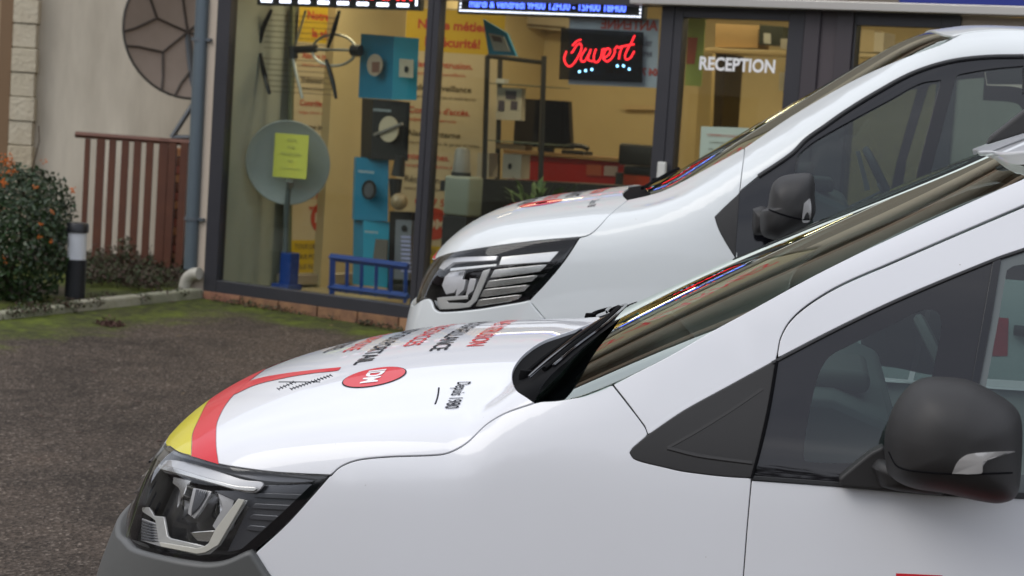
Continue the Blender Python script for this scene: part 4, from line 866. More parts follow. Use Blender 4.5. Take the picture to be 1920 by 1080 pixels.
# sign board above the door
f = MB(); f.box(3.318, 9.0, -0.14, -0.004, 2.425, 2.475, 0.004); so_ = f.build('sign_board', ALU, shop)
f = MB(); f.box(5.0, 8.9, -0.13, -0.01, 2.477, 3.0); f.build('board_face', mat('blue_sign_face', (0.012, 0.025, 0.22), 0.35), so_); f = MB(); f.box(3.33, 4.997, -0.13, -0.01, 2.477, 3.0); f.build('board_face', mat('grey_sign_face', (0.16, 0.13, 0.10), 0.4), so_)
f = MB(); f.box(-0.1, 10.0, -0.02, -0.001, 2.515, 2.62); f.build('lintel', mat('lintel_grey', (0.25, 0.23, 0.2), 0.7), shop)
f = MB(); f.box(0.1, 3.25, -0.10, -0.022, 2.70, 3.25, 0.01); fb_ = f.build('fascia_board', mat('fascia_tan', (0.33, 0.27, 0.17), 0.5), shop)
T2, Fc = text_mesh('ANTENNES ALARMES', 0.30, 0.0); mesh_obj('lettering', [(0.25 + a, -0.104, 2.86 + b) for a, b in T2], Fc, RED, fb_)
f = MB(); f.box(-0.3, 10.3, -0.30, 0.0, 3.50, 3.58); f.box(-0.3, 10.3, -0.55, 0.0, 4.2, 4.30); f.box(-0.3, 10.3, -0.60, -0.55, 4.16, 4.32); f.build('eaves', mat('eaves_wood', (0.20, 0.125, 0.085), 0.6), shop)
f = MB(); f.prism([(-0.4, -0.66, 4.33), (-0.4, 3.1, 5.1), (-0.4, 6.9, 4.33)], (10.9, 0, 0)); f.build('roof', mat('roof_tiles', (0.27, 0.12, 0.075), 0.85, noise=(9, 0.5, (0.36, 0.19, 0.12)), bump=(14, 0.8, 0.03)), shop)
# room behind the glass
m = MB(); m.box(0.04, 9.9, 0.14, 6.0, 0.26, FZ); m.build('shop_floor', IFLOOR, shop)
m = MB(); m.box(0.04, 9.9, 0.2, 6.0, 2.75, 2.85); m.build('ceiling', mat('shop_ceiling', (0.6, 0.57, 0.5), 0.9), shop)
WARM = emis('ceiling_lamp_light', (1.0, 0.81, 0.53), 11.5)
for u_, d_ in ((1.0, 0.75), (2.7, 0.75), (4.4, 0.75), (6.4, 1.5), (1.0, 2.6), (2.7, 2.6), (4.4, 2.6)):  # inferred from the lit interior; front row added to brighten the window displays
    cl_ = sitem('ceiling_light', 'long warm ceiling light added inside the shop', 'lamp', u_, d_, 2.71, 'warm ceiling lights added inside the shop')
    m = MB(); m.box(-0.6, 0.6, -0.12, 0.12, 0.01, 0.035, 0.004); m.build('housing', ALU, cl_); m = MB(); m.box(-0.57, 0.57, -0.10, 0.10, -0.005, 0.009); m.build('diffuser', WARM, cl_)
m = MB(); m.box(0.032, 0.06, 0.07, 0.95, FZ, 2.75); m.build('side_wall', IWALLP, shop)
m = MB(); m.box(0.032, 9.9, 3.9, 3.98, FZ, 2.75); m.box(0.032, 0.30, 0.96, 3.9, FZ, 2.75); m.build('inner_wall', IWALL, shop)
m = MB(); m.box(5.10, 5.30, 0.5, 0.9, FZ, 2.75); m.build('column', IWALLP, shop)
RT, Rf = text_mesh('RECEPTION', 0.125, 0.004); a0 = uz((1309, 128)); a1 = uz((1451, 132)); sc_ = (a1[0] - a0[0]) / (RT[:, 0].max() - RT[:, 0].min())
mesh_obj('lettering', [(a0[0] + (x_ - RT[:, 0].min()) * sc_, 0.014, a0[1] + z_ * sc_ * 1.12 - 0.004) for x_, z_ in RT], Rf, WHV, dr)['label'] = 'white word RECEPTION'

def fquad(px, d, th, m, name, par, base):
    """slab whose front face meets the given photograph pixels at depth d behind the shop front; base = (u,d,z) of its thing"""
    P = [np.array([*uz(p, d)]) for p in px]; b = MB(); b.prism([(u - base[0], d - base[1], z - base[2]) for u, z in P], (0, th, 0)); return b.build(name, m, par)
def sthing(name, label, cat, px, d, group=None):
    u, z = uz(px, d); return sitem(name, label, cat, u, d, z, group), (u, d, z)
# --- LED signs
LEDR = emis('led_red', (1.0, 0.02, 0.03), 3.4); LEDB = emis('led_blue', (0.08, 0.14, 1.0), 4.5); LEDW = emis('led_white', (0.8, 0.8, 1.0), 3.5); LEDC = emis('led_cyan', (0.25, 0.6, 1.0), 5)
u0, zb = uz((481, 9), 0.08); u1, _ = uz((787, 21), 0.08)
ls = sitem('led_sign', 'black scrolling sign with red letters and white dashes, hanging over the antenna', 'led sign', u0, 0.08, zb)
m = MB(); m.box(0, u1 - u0, 0, 0.05, 0, 0.24, 0.006); m.build('housing', BLK, ls)
n_ = 8
for k in range(n_):
    m = MB(); m.box(0.03 + k * (u1 - u0 - 0.06) / n_ + 0.01, 0.03 + k * (u1 - u0 - 0.06) / n_ + 0.105, -0.004, -0.001, 0.020, 0.042, 0.001); m.build('led_dash', LEDW, ls)
m = MB(); m.box(u1 - u0 - 0.035, u1 - u0 - 0.022, -0.004, -0.001, 0.03, 0.10); m.build('led_dash', LEDW, ls)
T2, Fc = text_mesh('INSTALLATIONS SAT!', 0.14, 0.006); s_ = (u1 - u0 - 0.1) / T2[:, 0].max(); mesh_obj('lettering', [(0.04 + x_ * s_, -0.002, 0.068 + z_ * 1.05) for x_, z_ in T2], Fc, LEDR, ls)
u0, zb = uz((862, 22), 0.08); u1, _ = uz((1201, 35), 0.08)
ls2 = sitem('led_sign', 'black scrolling sign with blue opening hours inside a border of white dots', 'led sign', u0, 0.08, zb)
m = MB(); m.box(-0.02, u1 - u0 + 0.02, 0, 0.05, -0.012, 0.24, 0.006); m.build('housing', BLK, ls2)
m = MB(); W_ = u1 - u0
for k in range(70):
    x_ = 0.004 + k * (W_ - 0.008) / 69; m.lathe([(0.0062, 0.001), (0.0046, 0.005), (0.0, 0.006)], (x_, 0, 0.008), (0, -1, 0), 6)
for k in range(10):
    for x_ in (0.004, W_ - 0.004): m.lathe([(0.0062, 0.001), (0.0046, 0.005), (0.0, 0.006)], (x_, 0, 0.03 + k * 0.021), (0, -1, 0), 6)
o = m.build('led_border', LEDW, ls2)
T2, Fc = text_mesh('mardi & vendredi 9H00 12H30 - 15H00 18H00', 0.085, 0.0012); s_ = (uz((1176, 20), 0.08)[0] - uz((882, 10), 0.08)[0]) / T2[:, 0].max(); mesh_obj('lettering', [(0.07 + x_ * s_, -0.002, 0.033 + z_ * 0.82) for x_, z_ in T2], Fc, LEDB, ls2)
T2, Fc = text_mesh('OUVERT', 0.10, 0.0035); mesh_obj('lettering', [(0.5 + x_, -0.002, 0.14 + z_) for x_, z_ in T2], Fc, LEDR, ls2)
# --- Ouvert sign
px0 = [(1050, 50), (1232, 62), (1228, 158), (1047, 150)]
osn, ob = sthing('open_sign', 'dark acrylic sign with Ouvert in red dots hanging in the second window', 'sign', (1047, 150), 0.10)
fquad([(1052, 52), (1205, 60), (1203, 155), (1048, 149)], 0.10, 0.012, glass('acrylic', (0.30, 0.31, 0.36), 1.0), 'panel', osn, ob)
def z7(pts): return z1(pts, 3.178, 900, 20)
STR = [[(552, 205), (575, 182), (600, 172)], [(512, 245), (500, 285), (512, 320), (532, 332), (556, 315), (585, 270), (603, 225), (598, 198), (575, 205), (550, 245), (540, 252)],
       [(628, 228), (602, 270), (600, 297), (618, 303), (640, 270), (660, 230), (645, 270), (645, 296), (665, 300)], [(688, 232), (676, 275), (682, 305), (700, 305), (722, 265), (730, 228), (745, 232)],
       [(733, 285), (765, 262), (775, 235), (757, 225), (738, 255), (736, 288), (756, 302), (785, 280), (805, 240)], [(800, 232), (818, 212), (828, 222), (845, 215), (832, 250), (825, 292)], [(918, 152), (900, 190), (875, 235), (862, 272), (872, 292), (895, 280), (915, 245)], [(838, 215), (870, 208), (914, 200)]]
m = MB()
for st in STR:
    pts = [np.array(uz(p, 0.093)) for p in z7(smooth_pts(st, 4))]; acc = 0; last = pts[0]; m_pts = [last]
    for p in pts[1:]:
        if np.linalg.norm(p - last) > 0.0105: m_pts.append(p); last = p
    for p in m_pts: m.lathe([(0.0054, 0.0), (0.0046, 0.004), (0.0, 0.006)], (p[0] - ob[0], 0.093 - ob[1] + 0.006, p[1] - ob[2]), (0, -1, 0), 6)
m.build('led_word', LEDR, osn)['label'] = 'red dotted word Ouvert'
for p in z7([(590, 363), (627, 357), (664, 350), (816, 329), (853, 329), (887, 348)]):
    m = MB(); q = uz(p, 0.093); m.lathe([(0.008, 0.0), (0.006, 0.004), (0.0, 0.006)], (q[0] - ob[0], 0.099 - ob[1], q[1] - ob[2]), (0, -1, 0), 8); m.build('led_dot', LEDC, osn)
# --- poster seen from behind
ps, pb = sthing('poster', 'white poster seen from behind with mirrored red writing beside the Ouvert sign', 'poster', (1070, 158), 0.14)
pm = mat('poster_paper', (0.33, 0.36, 0.42), 0.7, noise=(5, 0.3, (0.38, 0.42, 0.50))); fquad([(1068, 30), (1236, 36), (1232, 165), (1066, 158)], 0.14, 0.003, pm, 'sheet', ps, pb)
for txt, p0, h_ in (('ANTENNE', (1232, 57), 0.085), ('04 77 52 82 81', (1232, 142), 0.06), ('TELEVISION', (1222, 86), 0.035), ('INSTALLATION', (1222, 105), 0.03)):
    T2, Fc = text_mesh(txt, h_, 0.003); q = uz(p0, 0.135); mesh_obj('lettering', [(q[0] - x_ - pb[0], -0.004, q[1] + z_ - pb[2]) for x_, z_ in T2], Fc, mat('poster_red', (0.42, 0.07, 0.06), 0.6) if h_ > 0.05 else mat('poster_grey', (0.15, 0.15, 0.2), 0.7), ps)
# --- aerial with black curved reflectors
ALUM = mat('aerial_alu', (0.42, 0.42, 0.38), 0.35, metal=0.7)
ae, ab = sthing('tv_aerial', 'silver and black television aerial on a mast in the first window', 'aerial', (548, 225), 0.50)
def sp3(px, d, b): u, z = uz(px, d); return (u - b[0], d - b[1], z - b[2])
def zz5(p): return z1(p, 6.0, 470, 20)
for c in ([(235, -10), (200, 60), (160, 150), (130, 240), (110, 360)], [(112, 480), (130, 600), (160, 740), (190, 860), (212, 940)], [(1000, 0), (960, 130), (930, 240), (900, 330), (870, 415)], [(850, 550), (880, 650), (910, 750), (935, 850), (962, 990)]):
    m = MB(); P = [sp3(p, 0.42, ab) for p in smooth_pts(zz5(c), 8)]; n_ = len(P); m.tube(P, 0.016, 8, taper=[0.7 + 0.4 * math.sin(math.pi * i / (n_ - 1)) for i in range(n_)]); m.build('reflector', BLKG, ae, True)
m = MB()
for k in range(14):
    y_ = 40 + k * 62 + (60 if k > 6 else 0); xl = 120 + 0.00045 * (y_ - 450) ** 2 * 0.9; m.tube([sp3(p, 0.46, ab) for p in zz5([(xl, y_), (xl + 760, y_ + 45)])], 0.0022, 5)
m.build('reflector_wire', mat('wire_dark', (0.09, 0.08, 0.07), 0.5, metal=0.5), ae)
m = MB(); m.tube([sp3(p, 0.44, ab) for p in zz5([(560, 430), (1150, 445)])], 0.010, 8); e_ = [sp3(p, 0.44, ab) for p in zz5([(940 + 245 * math.cos(a), 445 + 175 * math.sin(a)) for a in np.linspace(0, 2 * math.pi, 40)])]; m.tube(e_, 0.010, 8, cap=False); m.build('loop', ALUM, ae, True)
m = MB(); m.tube([sp3(p, 0.43, ab) for p in zz5([(480, 540), (520, 730), (585, 985)])], 0.013, 8); m.tube([sp3(p, 0.45, ab) for p in zz5([(620, 0), (500, 400)])], 0.008, 8); m.build('arm', ALUM, ae, True)
m = MB(); P = [sp3(p, 0.44, ab) for p in zz5([(470, 400), (480, 540)])]; m.tube(P, 0.034, 10); m.tube([sp3(p, 0.44, ab) for p in zz5([(450, 440), (740, 430)])], 0.026, 8); m.build('clamp', BLK, ae, True); m = MB(); m.tube([sp3(p, 0.44, ab) for p in zz5([(1145, 445), (1235, 450)])], 0.042, 8); m.build('clamp', BLK, ae, True)
m = MB(); m.tube([sp3((549, -40), 0.55, ab), sp3((540, 560), 0.55, ab)], 0.021, 12); m.build('mast', mat('mast_green', (0.17, 0.18, 0.10), 0.45, metal=0.4), ae, True)
# --- round dish with yellow notice
sd_, db = sthing('satellite_dish', 'round grey dish on a pole with a yellow notice, in the first window', 'satellite dish', (540, 305), 0.40)
R_ = 0.295; m = MB(); m.lathe([(R_ * k / 12, 0.05 * (1 - (k / 12) ** 2)) for k in range(13)] + [(R_ + 0.006, -0.006), (R_, -0.012)] + [(R_ * k / 12, 0.05 * (1 - (k / 12) ** 2) - 0.008) for k in range(11, -1, -1)], (0, 0, 0), (-0.48, 0.87, 0.12), 48)
m.build('reflector', mat('dish_grey', (0.34, 0.37, 0.37), 0.42, coat=0.2), sd_, True)
yp, yb = sthing('notice', 'yellow paper notice stuck on the grey dish', 'notice', (545, 290), 0.30)
fquad([(516, 249), (579, 254), (574, 336), (511, 331)], 0.315, 0.003, mat('yellow_paper', (0.62, 0.62, 0.10), 0.8), 'sheet', yp, yb)
for k, (tx, s_) in enumerate((('VENTE', 0.03), ('POSE', 0.03), ('REPARATION', 0.03), ('SAV', 0.03), ('TOUTES MARQUES', 0.02))):
    T2, Fc = text_mesh(tx, s_, 0.0, 'CENTER'); q = uz((547 - k * 0.8, 266 + k * 13), 0.31); mesh_obj('lettering', [(q[0] + x_ - yb[0], 0.008, q[1] + z_ - yb[2]) for x_, z_ in T2], Fc, mat('faded_ink', (0.36, 0.36, 0.12), 0.8), yp)
m = MB(); m.tube([sp3((543, 340), 0.36, db), sp3((538, 385), 0.38, db), sp3((533, 535), 0.40, db)], 0.020, 10); m.tube([sp3((543, 338), 0.32, db), sp3((543, 350), 0.36, db)], 0.026, 8); m.build('pole', mat('pole_steel', (0.16, 0.19, 0.20), 0.35, metal=0.5), sd_, True)
BLUEP = mat('blue_lacquer', (0.012, 0.05, 0.26), 0.4)
bs, bb_ = sthing('blue_stand', 'blue block stand at the foot of the dish pole', 'stand', (540, 540), 0.40)
m = MB(); m.box(-0.045, 0.05, -0.05, 0.05, 0.0, 0.25, 0.005); m.build('block', BLUEP, bs); m = MB(); m.box(-0.09, 0.06, -0.08, 0.08, -0.03, 0.03, 0.005); m.build('foot', BLUEP, bs)
# --- blue rail rack
br, bb = sthing('blue_rack', 'low blue slatted rack standing on the floor behind the first window', 'rack', (690, 560), 0.25)
m = MB()
def bar(a, b_, w_, d=0.25, th=0.03, ref=None): m.tube([sp3(a, d, bb), sp3(b_, d, bb)], w_, 4)
bar((620, 482), (765, 500), 0.026); bar((618, 538), (765, 556), 0.026); m.build('rail', BLUEP, br)
for k in range(6):
    x_ = 624 + k * 27.4; m = MB(); m.tube([sp3((x_, 482 + k * 3.4), 0.25, bb), sp3((x_ - 2, 546 + k * 3.4 + (5 if k in (0, 5) else 0)), 0.25, bb)], 0.016 if k not in (0,) else 0.026, 4); m.build('slat', BLUEP, br)
# --- stacked boxes
BB = mat('box_blue', (0.012, 0.19, 0.33), 0.45); BBL = mat('box_blue_light', (0.02, 0.29, 0.44), 0.45); BKB = mat('box_black', (0.012, 0.011, 0.010), 0.4); PIC = mat('printed_beige', (0.42, 0.33, 0.24), 0.5)
def px_box(name, label, L, R, d, mats, cat='box', group='product boxes stacked in the window', dback=0.16):
    """a box whose near vertical edge is at x of L's right side: L = left face px quad, R = right face px quad"""
    t_, b = sthing(name, label, cat, L[3], d, group)
    P = lambda p, dd: np.array(sp3(p, dd, b))
    n0, n1 = P(L[1], d), P(L[2], d); l0, l1 = P(L[0], d + dback * 0.75), P(L[3], d + dback * 0.75); r0, r1 = P(R[1], d + dback * 0.55), P(R[2], d + dback * 0.55)
    bk0 = l0 + r0 - n0; bk1 = l1 + r1 - n1; n1 = n1; m = MB(); m.cur = 0; m.add([l1, n1, r1, bk1, l0, n0, r0, bk0], [(3, 2, 1, 0), (4, 5, 6, 7), (0, 1, 5, 4), (2, 3, 7, 6), (3, 0, 4, 7)]); m.cur = 1; m.add([n1, r1, r0, n0], [(0, 1, 2, 3)])
    return m.build('carton', mats, t_), t_, b
_, t_, b = px_box('product_box', 'teal blue box with a round picture, topmost of the stack', [(677, 63), (739, 68), (735, 187), (672, 183)], [(739, 68), (786, 72), (781, 188), (735, 187)], 0.42, [BB, BBL])
def disc(px, r, d, m_, par, b, name='picture', sx=1.0, n=24, dv=0.004):
    c = sp3(px, d, b); m = MB(); m.add([(c[0] + r * sx * math.cos(2 * math.pi * k / n), c[1] - dv, c[2] + r * math.sin(2 * math.pi * k / n)) for k in range(n)] + [(c[0] + r * sx * math.cos(2 * math.pi * k / n), c[1] + 0.004, c[2] + r * math.sin(2 * math.pi * k / n)) for k in range(n)], [tuple(range(n - 1, -1, -1))] + [(k, (k + 1) % n, (k + 1) % n + n, k + n) for k in range(n)]); return m.build(name, m_, par)
disc((703, 122), 0.075, 0.40, PIC, t_, b, sx=0.85); fquad([(749, 110), (775, 112), (774, 146), (748, 144)], 0.40, 0.004, mat('printed_cream', (0.55, 0.48, 0.36), 0.5), 'picture', t_, b); disc((762, 130), 0.022, 0.395, BLK, t_, b, sx=0.7); fquad([(697, 116), (712, 116), (711, 136), (697, 136)], 0.395, 0.003, mat('printed_brown', (0.20, 0.09, 0.06), 0.5), 'picture', t_, b)
def tlabel(txt, px, d, h, m_, par, b, align='LEFT', bold=0.001):
    T2, Fc = text_mesh(txt, h, bold, align); q = uz(px, d); return mesh_obj('lettering', [(q[0] + x_ - b[0], d - b[1], q[1] + z_ - b[2]) for x_, z_ in T2], Fc, m_, par)
PALE = mat('printed_pale', (0.35, 0.40, 0.42), 0.6)
_, t_, b = px_box('product_box', 'black box printed with a dial and key picture, under the teal box', [(679, 184), (700, 187), (696, 298), (676, 296)], [(700, 187), (769, 192), (765, 302), (696, 298)], 0.44, [BKB, BKB], dback=0.14)
disc((729, 242), 0.088, 0.42, mat('dial_cream', (0.50, 0.42, 0.30), 0.5), t_, b, sx=0.92)
m = MB(); m.tube([sp3((702, 253), 0.405, b), sp3((755, 232), 0.405, b)], 0.012, 6); m.build('picture', mat('key_grey', (0.20, 0.18, 0.16), 0.4), t_); tlabel('INTERPHONE', (700, 208), 0.42, 0.024, PALE, t_, b)
_, t_, b = px_box('product_box', 'teal blue box with a black round picture, under the black box', [(664, 294), (668, 294), (664, 412), (660, 411)], [(668, 294), (729, 300), (727, 415), (664, 412)], 0.46, [BB, BB], dback=0.12)
disc((692, 356), 0.068, 0.44, BKB, t_, b, sx=0.9); disc((692, 357), 0.05, 0.435, mat('lens_grey', (0.09, 0.09, 0.10), 0.3), t_, b, sx=0.8); tlabel('VISIOPHONE', (671, 323), 0.44, 0.024, PALE, t_, b)
_, t_, b = px_box('product_box', 'teal blue box with a grey speaker picture, lowest of the stack', [(663, 410), (682, 412), (680, 535), (661, 533)], [(682, 412), (730, 416), (728, 540), (680, 535)], 0.48, [BB, BBL], dback=0.14)
fquad([(704, 448), (727, 450), (725, 490), (699, 487)], 0.455, 0.01, mat('speaker_taupe', (0.11, 0.095, 0.08), 0.6), 'picture', t_, b); tlabel('SONNETTE', (684, 436), 0.455, 0.022, PALE, t_, b)
# --- statue-like display + grey intercom panel to the right of the boxes
st_, b = sthing('camera_display', 'dark camera on a stand beside the teal boxes', 'display', (748, 395), 0.50)
m = MB(); m.tube([sp3((751, 292), 0.5, b), sp3((746, 330), 0.5, b)], 0.035, 10, taper=1.3); m.tube([sp3((742, 335), 0.48, b), sp3((741, 372), 0.48, b)], 0.048, 10, taper=0.7); m.build('body', BLK, st_, True)
m = MB(); c = sp3((749, 378), 0.48, b); m.lathe([(0, 0.06), (0.03, 0.055), (0.055, 0.03), (0.06, 0.0), (0.05, -0.03), (0, -0.05)], c, (0.2, -1, 0.1), 20); m.build('dome', mat('dome_beige', (0.30, 0.22, 0.13), 0.3), st_, True)
it, b = sthing('intercom_panel', 'grey intercom panel with a row of pale buttons on a black board', 'intercom', (755, 560), 0.52)
fquad([(731, 396), (772, 398), (768, 560), (726, 556)], 0.54, 0.05, BKB, 'board', it, b); fquad([(742, 412), (772, 414), (766, 525), (738, 523)], 0.51, 0.03, mat('panel_grey', (0.20, 0.21, 0.24), 0.35, metal=0.3), 'panel', it, b); disc((758, 428), 0.022, 0.505, BLK, it, b, 'speaker')
for k in range(9): fquad([(752, 442 + k * 8), (770, 443 + k * 8), (770, 447 + k * 8), (752, 446 + k * 8)], 0.505, 0.006, mat('button_pale', (0.35, 0.35, 0.55), 0.4) if k == 0 else bpy.data.materials['button_pale'], 'button', it, b)
# --- gate operator on a black pedestal, second window
go, b = sthing('gate_motor', 'grey green motor housing with a domed beacon on a black pedestal', 'gate motor', (855, 410), 0.60)
P0_ = sp3((838, 402), 0.6, b); P1_ = sp3((890, 335), 0.6, b)
m = MB(); m.box(P0_[0], P1_[0], -0.06, 0.12, P0_[2], P1_[2] + 0.01, 0.02); m.build('housing', mat('housing_greygreen', (0.20, 0.22, 0.18), 0.45), go, True)
q0 = sp3((847, 331), 0.6, b); q1 = sp3((878, 291), 0.6, b); cx_ = (q0[0] + q1[0]) / 2; hw = (q1[0] - q0[0]) / 2
m = MB(); m.lathe([(hw * 1.05, 0), (hw, 0.02), (hw * 0.85, 0.15), (hw * 0.6, 0.17), (0, 0.175)], (cx_, 0.02, P1_[2] + 0.03), (0, 0, 1), 20); m.build('beacon', mat('beacon_grey', (0.20, 0.19, 0.17), 0.4), go, True)
m = MB(); m.lathe([(hw * 1.15, 0), (hw * 1.1, 0.03), (0, 0.03)], (cx_, 0.02, P1_[2] + 0.005), (0, 0, 1), 20); m.box(P0_[0] - 0.05, P0_[0] + 0.0, -0.03, 0.05, P1_[2] - 0.10, P1_[2] - 0.03); m.build('collar', BLK, go)
m = MB(); m.box(P0_[0] - 0.01, P1_[0] - 0.02, -0.04, 0.10, FZ - b[2], P0_[2], 0.01); m.build('pedestal', BLK, go)
# --- banners
BAN = mat('banner_cream', (0.60, 0.50, 0.34), 0.6); BANY = mat('banner_yellow', (0.62, 0.42, 0.02), 0.5); BANR = mat('banner_red', (0.50, 0.05, 0.02), 0.5); BANK = mat('banner_brown', (0.12, 0.09, 0.05), 0.6); BANW = mat('banner_white', (0.62, 0.52, 0.40), 0.6)
def banner(label, base_px, ang, width, height, zbase=FZ + 0.02, dshift=0.0):
    w0 = at_z([base_px], zbase)[0]; t_ = thing('roll_up_banner', label, 'banner', w0, math.radians(ang), 'roll up banners in the windows'); W_, H_ = width, height
    m = MB(); m.box(0, W_, 0, 0.006, 0.08, H_); m.build('sheet', BAN, t_); m = MB(); m.box(-0.01, W_ + 0.01, -0.05, 0.08, 0, 0.08, 0.01); m.build('base', ALU, t_)
    m = MB(); m.box(0.003, W_ - 0.003, -0.002, 0.0035, H_ * 0.845, H_ - 0.01); m.build('title_band', BANY, t_)
    def tx(s, x, z, h, m_, b=0.001):
        T2, Fc = text_mesh(s, h, b); mesh_obj('lettering', [(x + a, -0.0045, z + c) for a, c in T2], Fc, m_, t_)
    tx('Notre métier:', W_ * 0.12, H_ * 0.925, W_ * 0.128, BANR, 0.003); tx('la sécurité!', W_ * 0.20, H_ * 0.865, W_ * 0.128, BANR, 0.003)
    y_ = 0.79
    for i_, (a, c) in enumerate((('Alarme intrusion.', 'détection et télésurveillance,'), ('Vidéosurveillance', 'caméras intérieures et extérieures'), ("Contrôle d'accès.", 'badges, claviers, serrures.'), ('Alarme interne', 'détecteurs, portes de garage et volets'), ('Interphones.', 'visiophones et platines de rue'), ('Réception de télévision', 'antennes et satellites'))):
        tx(a, W_ * 0.08, H_ * y_, W_ * 0.088, BANK if i_ % 2 else BANR); tx(c, W_ * 0.08, H_ * (y_ - 0.028), W_ * 0.048, BANK if i_ % 2 else BANR, 0); y_ -= 0.082
    tx('04 77 52 82 81', W_ * 0.2, H_ * 0.30, W_ * 0.10, BANR); tx('www.idm.fr', W_ * 0.3, H_ * 0.262, W_ * 0.09, BANR)
    m = MB(); r_ = 0.118; c = (W_ * 0.52 if width < 0.7 else W_ * 0.41, -0.001, 0.49); m.lathe([(0, 0.0035), (r_, 0.0035), (r_, -0.001)], c, (0, -1, 0), 36); m.build('round_badge', BANR, t_)
    T2, Fc = text_mesh('IDM', 0.095, 0.004, 'CENTER'); mesh_obj('lettering', [(c[0] + a, -0.006, c[2] - 0.033 + z_) for a, z_ in T2], Fc, BANW, t_)
    m = MB(); m.box(0.06 * W_, W_ - 0.003, -0.002, 0.0035, 0.085, 0.085 + H_ * 0.115); m.build('foot_band', BANY, t_)
    for k, s_ in enumerate(('TOUS LIEUX', 'TOUS POSTES', 'TOUS RENSEIGNEMENTS')): tx(s_, 0.12 * W_, 0.085 + H_ * (0.085 - 0.036 * k), W_ * 0.075, BANK, 0.0005)
    return t_
banner('cream and yellow security banner standing at an angle behind the aerial', (532, 534), 48, 0.66, 2.08)
banner('cream and yellow security banner facing out beside the gate motor', (731, 537), -6, 0.74, 2.08)
so2, b = sthing('wall_socket', 'small white wall socket low on the wall left of the dish pole', 'socket', (507, 475), 0.93)
fquad([(499, 469), (516, 470), (516, 485), (499, 484)], 0.93, 0.02, mat('socket_white', (0.55, 0.53, 0.48), 0.4), 'plate', so2, b)
# --- things further inside
DARK = mat('shelf_black', (0.015, 0.014, 0.013), 0.4)
def slab(name, label, cat, px, d, th, m_, group=None, part='body'):
    t_, b = sthing(name, label, cat, px[3], d, group); fquad(px, d, th, m_, part, t_, b); return t_, b
t_, b = sthing('display_shelf', 'tall black framed glass display shelf in the second window', 'shelf', (915, 400), 1.2)
for x0, x1 in ((914, 906), (938, 931), (1020, 1012)):
    m = MB(); m.tube([sp3((x0, 105), 1.2 if x0 != 938 else 1.55, b), sp3((x1, 400), 1.2 if x0 != 938 else 1.55, b)], 0.022, 4); m.build('post', DARK, t_)
m = MB(); m.tube([sp3((914, 105), 1.2, b), sp3((1022, 118), 1.2, b)], 0.015, 4); m.build('rail', DARK, t_)
SG = glass('shelf_glass', (0.75, 0.85, 0.78), 1.0)
for y0 in (155, 262, 340):
    q0 = sp3((912, y0), 1.2, b); q1 = sp3((1020, y0 + 4), 1.2, b); m = MB(); m.box(q0[0], q1[0], -0.0, 0.36, q0[2] - 0.006, q0[2]); m.build('shelf', mat('shelf_edge', (0.10, 0.13, 0.10), 0.2) if y0 == 155 else bpy.data.materials['shelf_edge'], t_)
CREAM = mat('appliance_cream', (0.50, 0.45, 0.36), 0.5)
t_, b = slab('keypad_panel', 'cream alarm panel with small dark screens on the display shelf', 'alarm panel', [(932, 164), (979, 166), (977, 226), (930, 224)], 1.25, 0.05, CREAM)
for q in ([(948, 170), (968, 171), (967, 186), (948, 185)], [(935, 188), (946, 189), (945, 208), (934, 207)], [(958, 189), (970, 190), (969, 206), (957, 205)]): fquad(q, 1.245, 0.01, mat('screen_grey', (0.10, 0.08, 0.10), 0.3) if 'screen_grey' not in bpy.data.materials else bpy.data.materials['screen_grey'], 'screen', t_, b)
slab('white_box', 'cream carton standing left on the lowest shelf', 'box', [(896, 286), (917, 287), (916, 332), (894, 331)], 1.3, 0.12, CREAM, part='carton')
t_, b = slab('white_box', 'cream carton with a dark oval picture on the lowest shelf', 'box', [(943, 288), (978, 290), (976, 336), (941, 334)], 1.3, 0.12, CREAM, part='carton'); disc((956, 312), 0.022, 1.295, BLK, t_, b, sx=0.6)
slab('shelf_tray', 'tan and teal packets lying on the middle shelf', 'packets', [(930, 268), (985, 272), (984, 282), (929, 278)], 1.24, 0.1, mat('packet_tan', (0.32, 0.19, 0.08), 0.5))
slab('small_device', 'small white device on the upper glass shelf', 'device', [(931, 147), (946, 148), (945, 156), (929, 155)], 1.24, 0.06, mat('device_white', (0.6, 0.6, 0.58), 0.4))
t_, b = slab('hanging_tablet', 'blue framed tablet display hanging at the top of the second window', 'tablet', [(906, 36), (950, 62), (968, 105), (916, 102)], 0.6, 0.02, mat('tablet_blue', (0.02, 0.22, 0.36), 0.4), part='frame'); fquad([(916, 62), (944, 68), (956, 97), (926, 95)], 0.59, 0.01, mat('tablet_pic', (0.42, 0.40, 0.34), 0.4), 'screen', t_, b); fquad([(921, 66), (939, 70), (942, 80), (925, 77)], 0.585, 0.006, mat('tablet_brown', (0.15, 0.10, 0.08), 0.4), 'icon', t_, b)
t_, b = sthing('computer_monitor', 'large black monitor standing on the red desk', 'monitor', (1010, 290), 2.0); fquad([(968, 184), (1066, 190), (1070, 280), (962, 273)], 2.0, 0.05, BLKG, 'screen', t_, b); fquad([(1010, 250), (1036, 253), (1036, 292), (1008, 290)], 2.03, 0.03, BLK, 'stand', t_, b)
REDD = mat('desk_red', (0.40, 0.016, 0.014), 0.4); WOOD = mat('desk_wood', (0.34, 0.20, 0.08), 0.5)
t_, b = sthing('reception_desk', 'red fronted reception desk with a wooden top', 'desk', (1040, 345), 1.9)
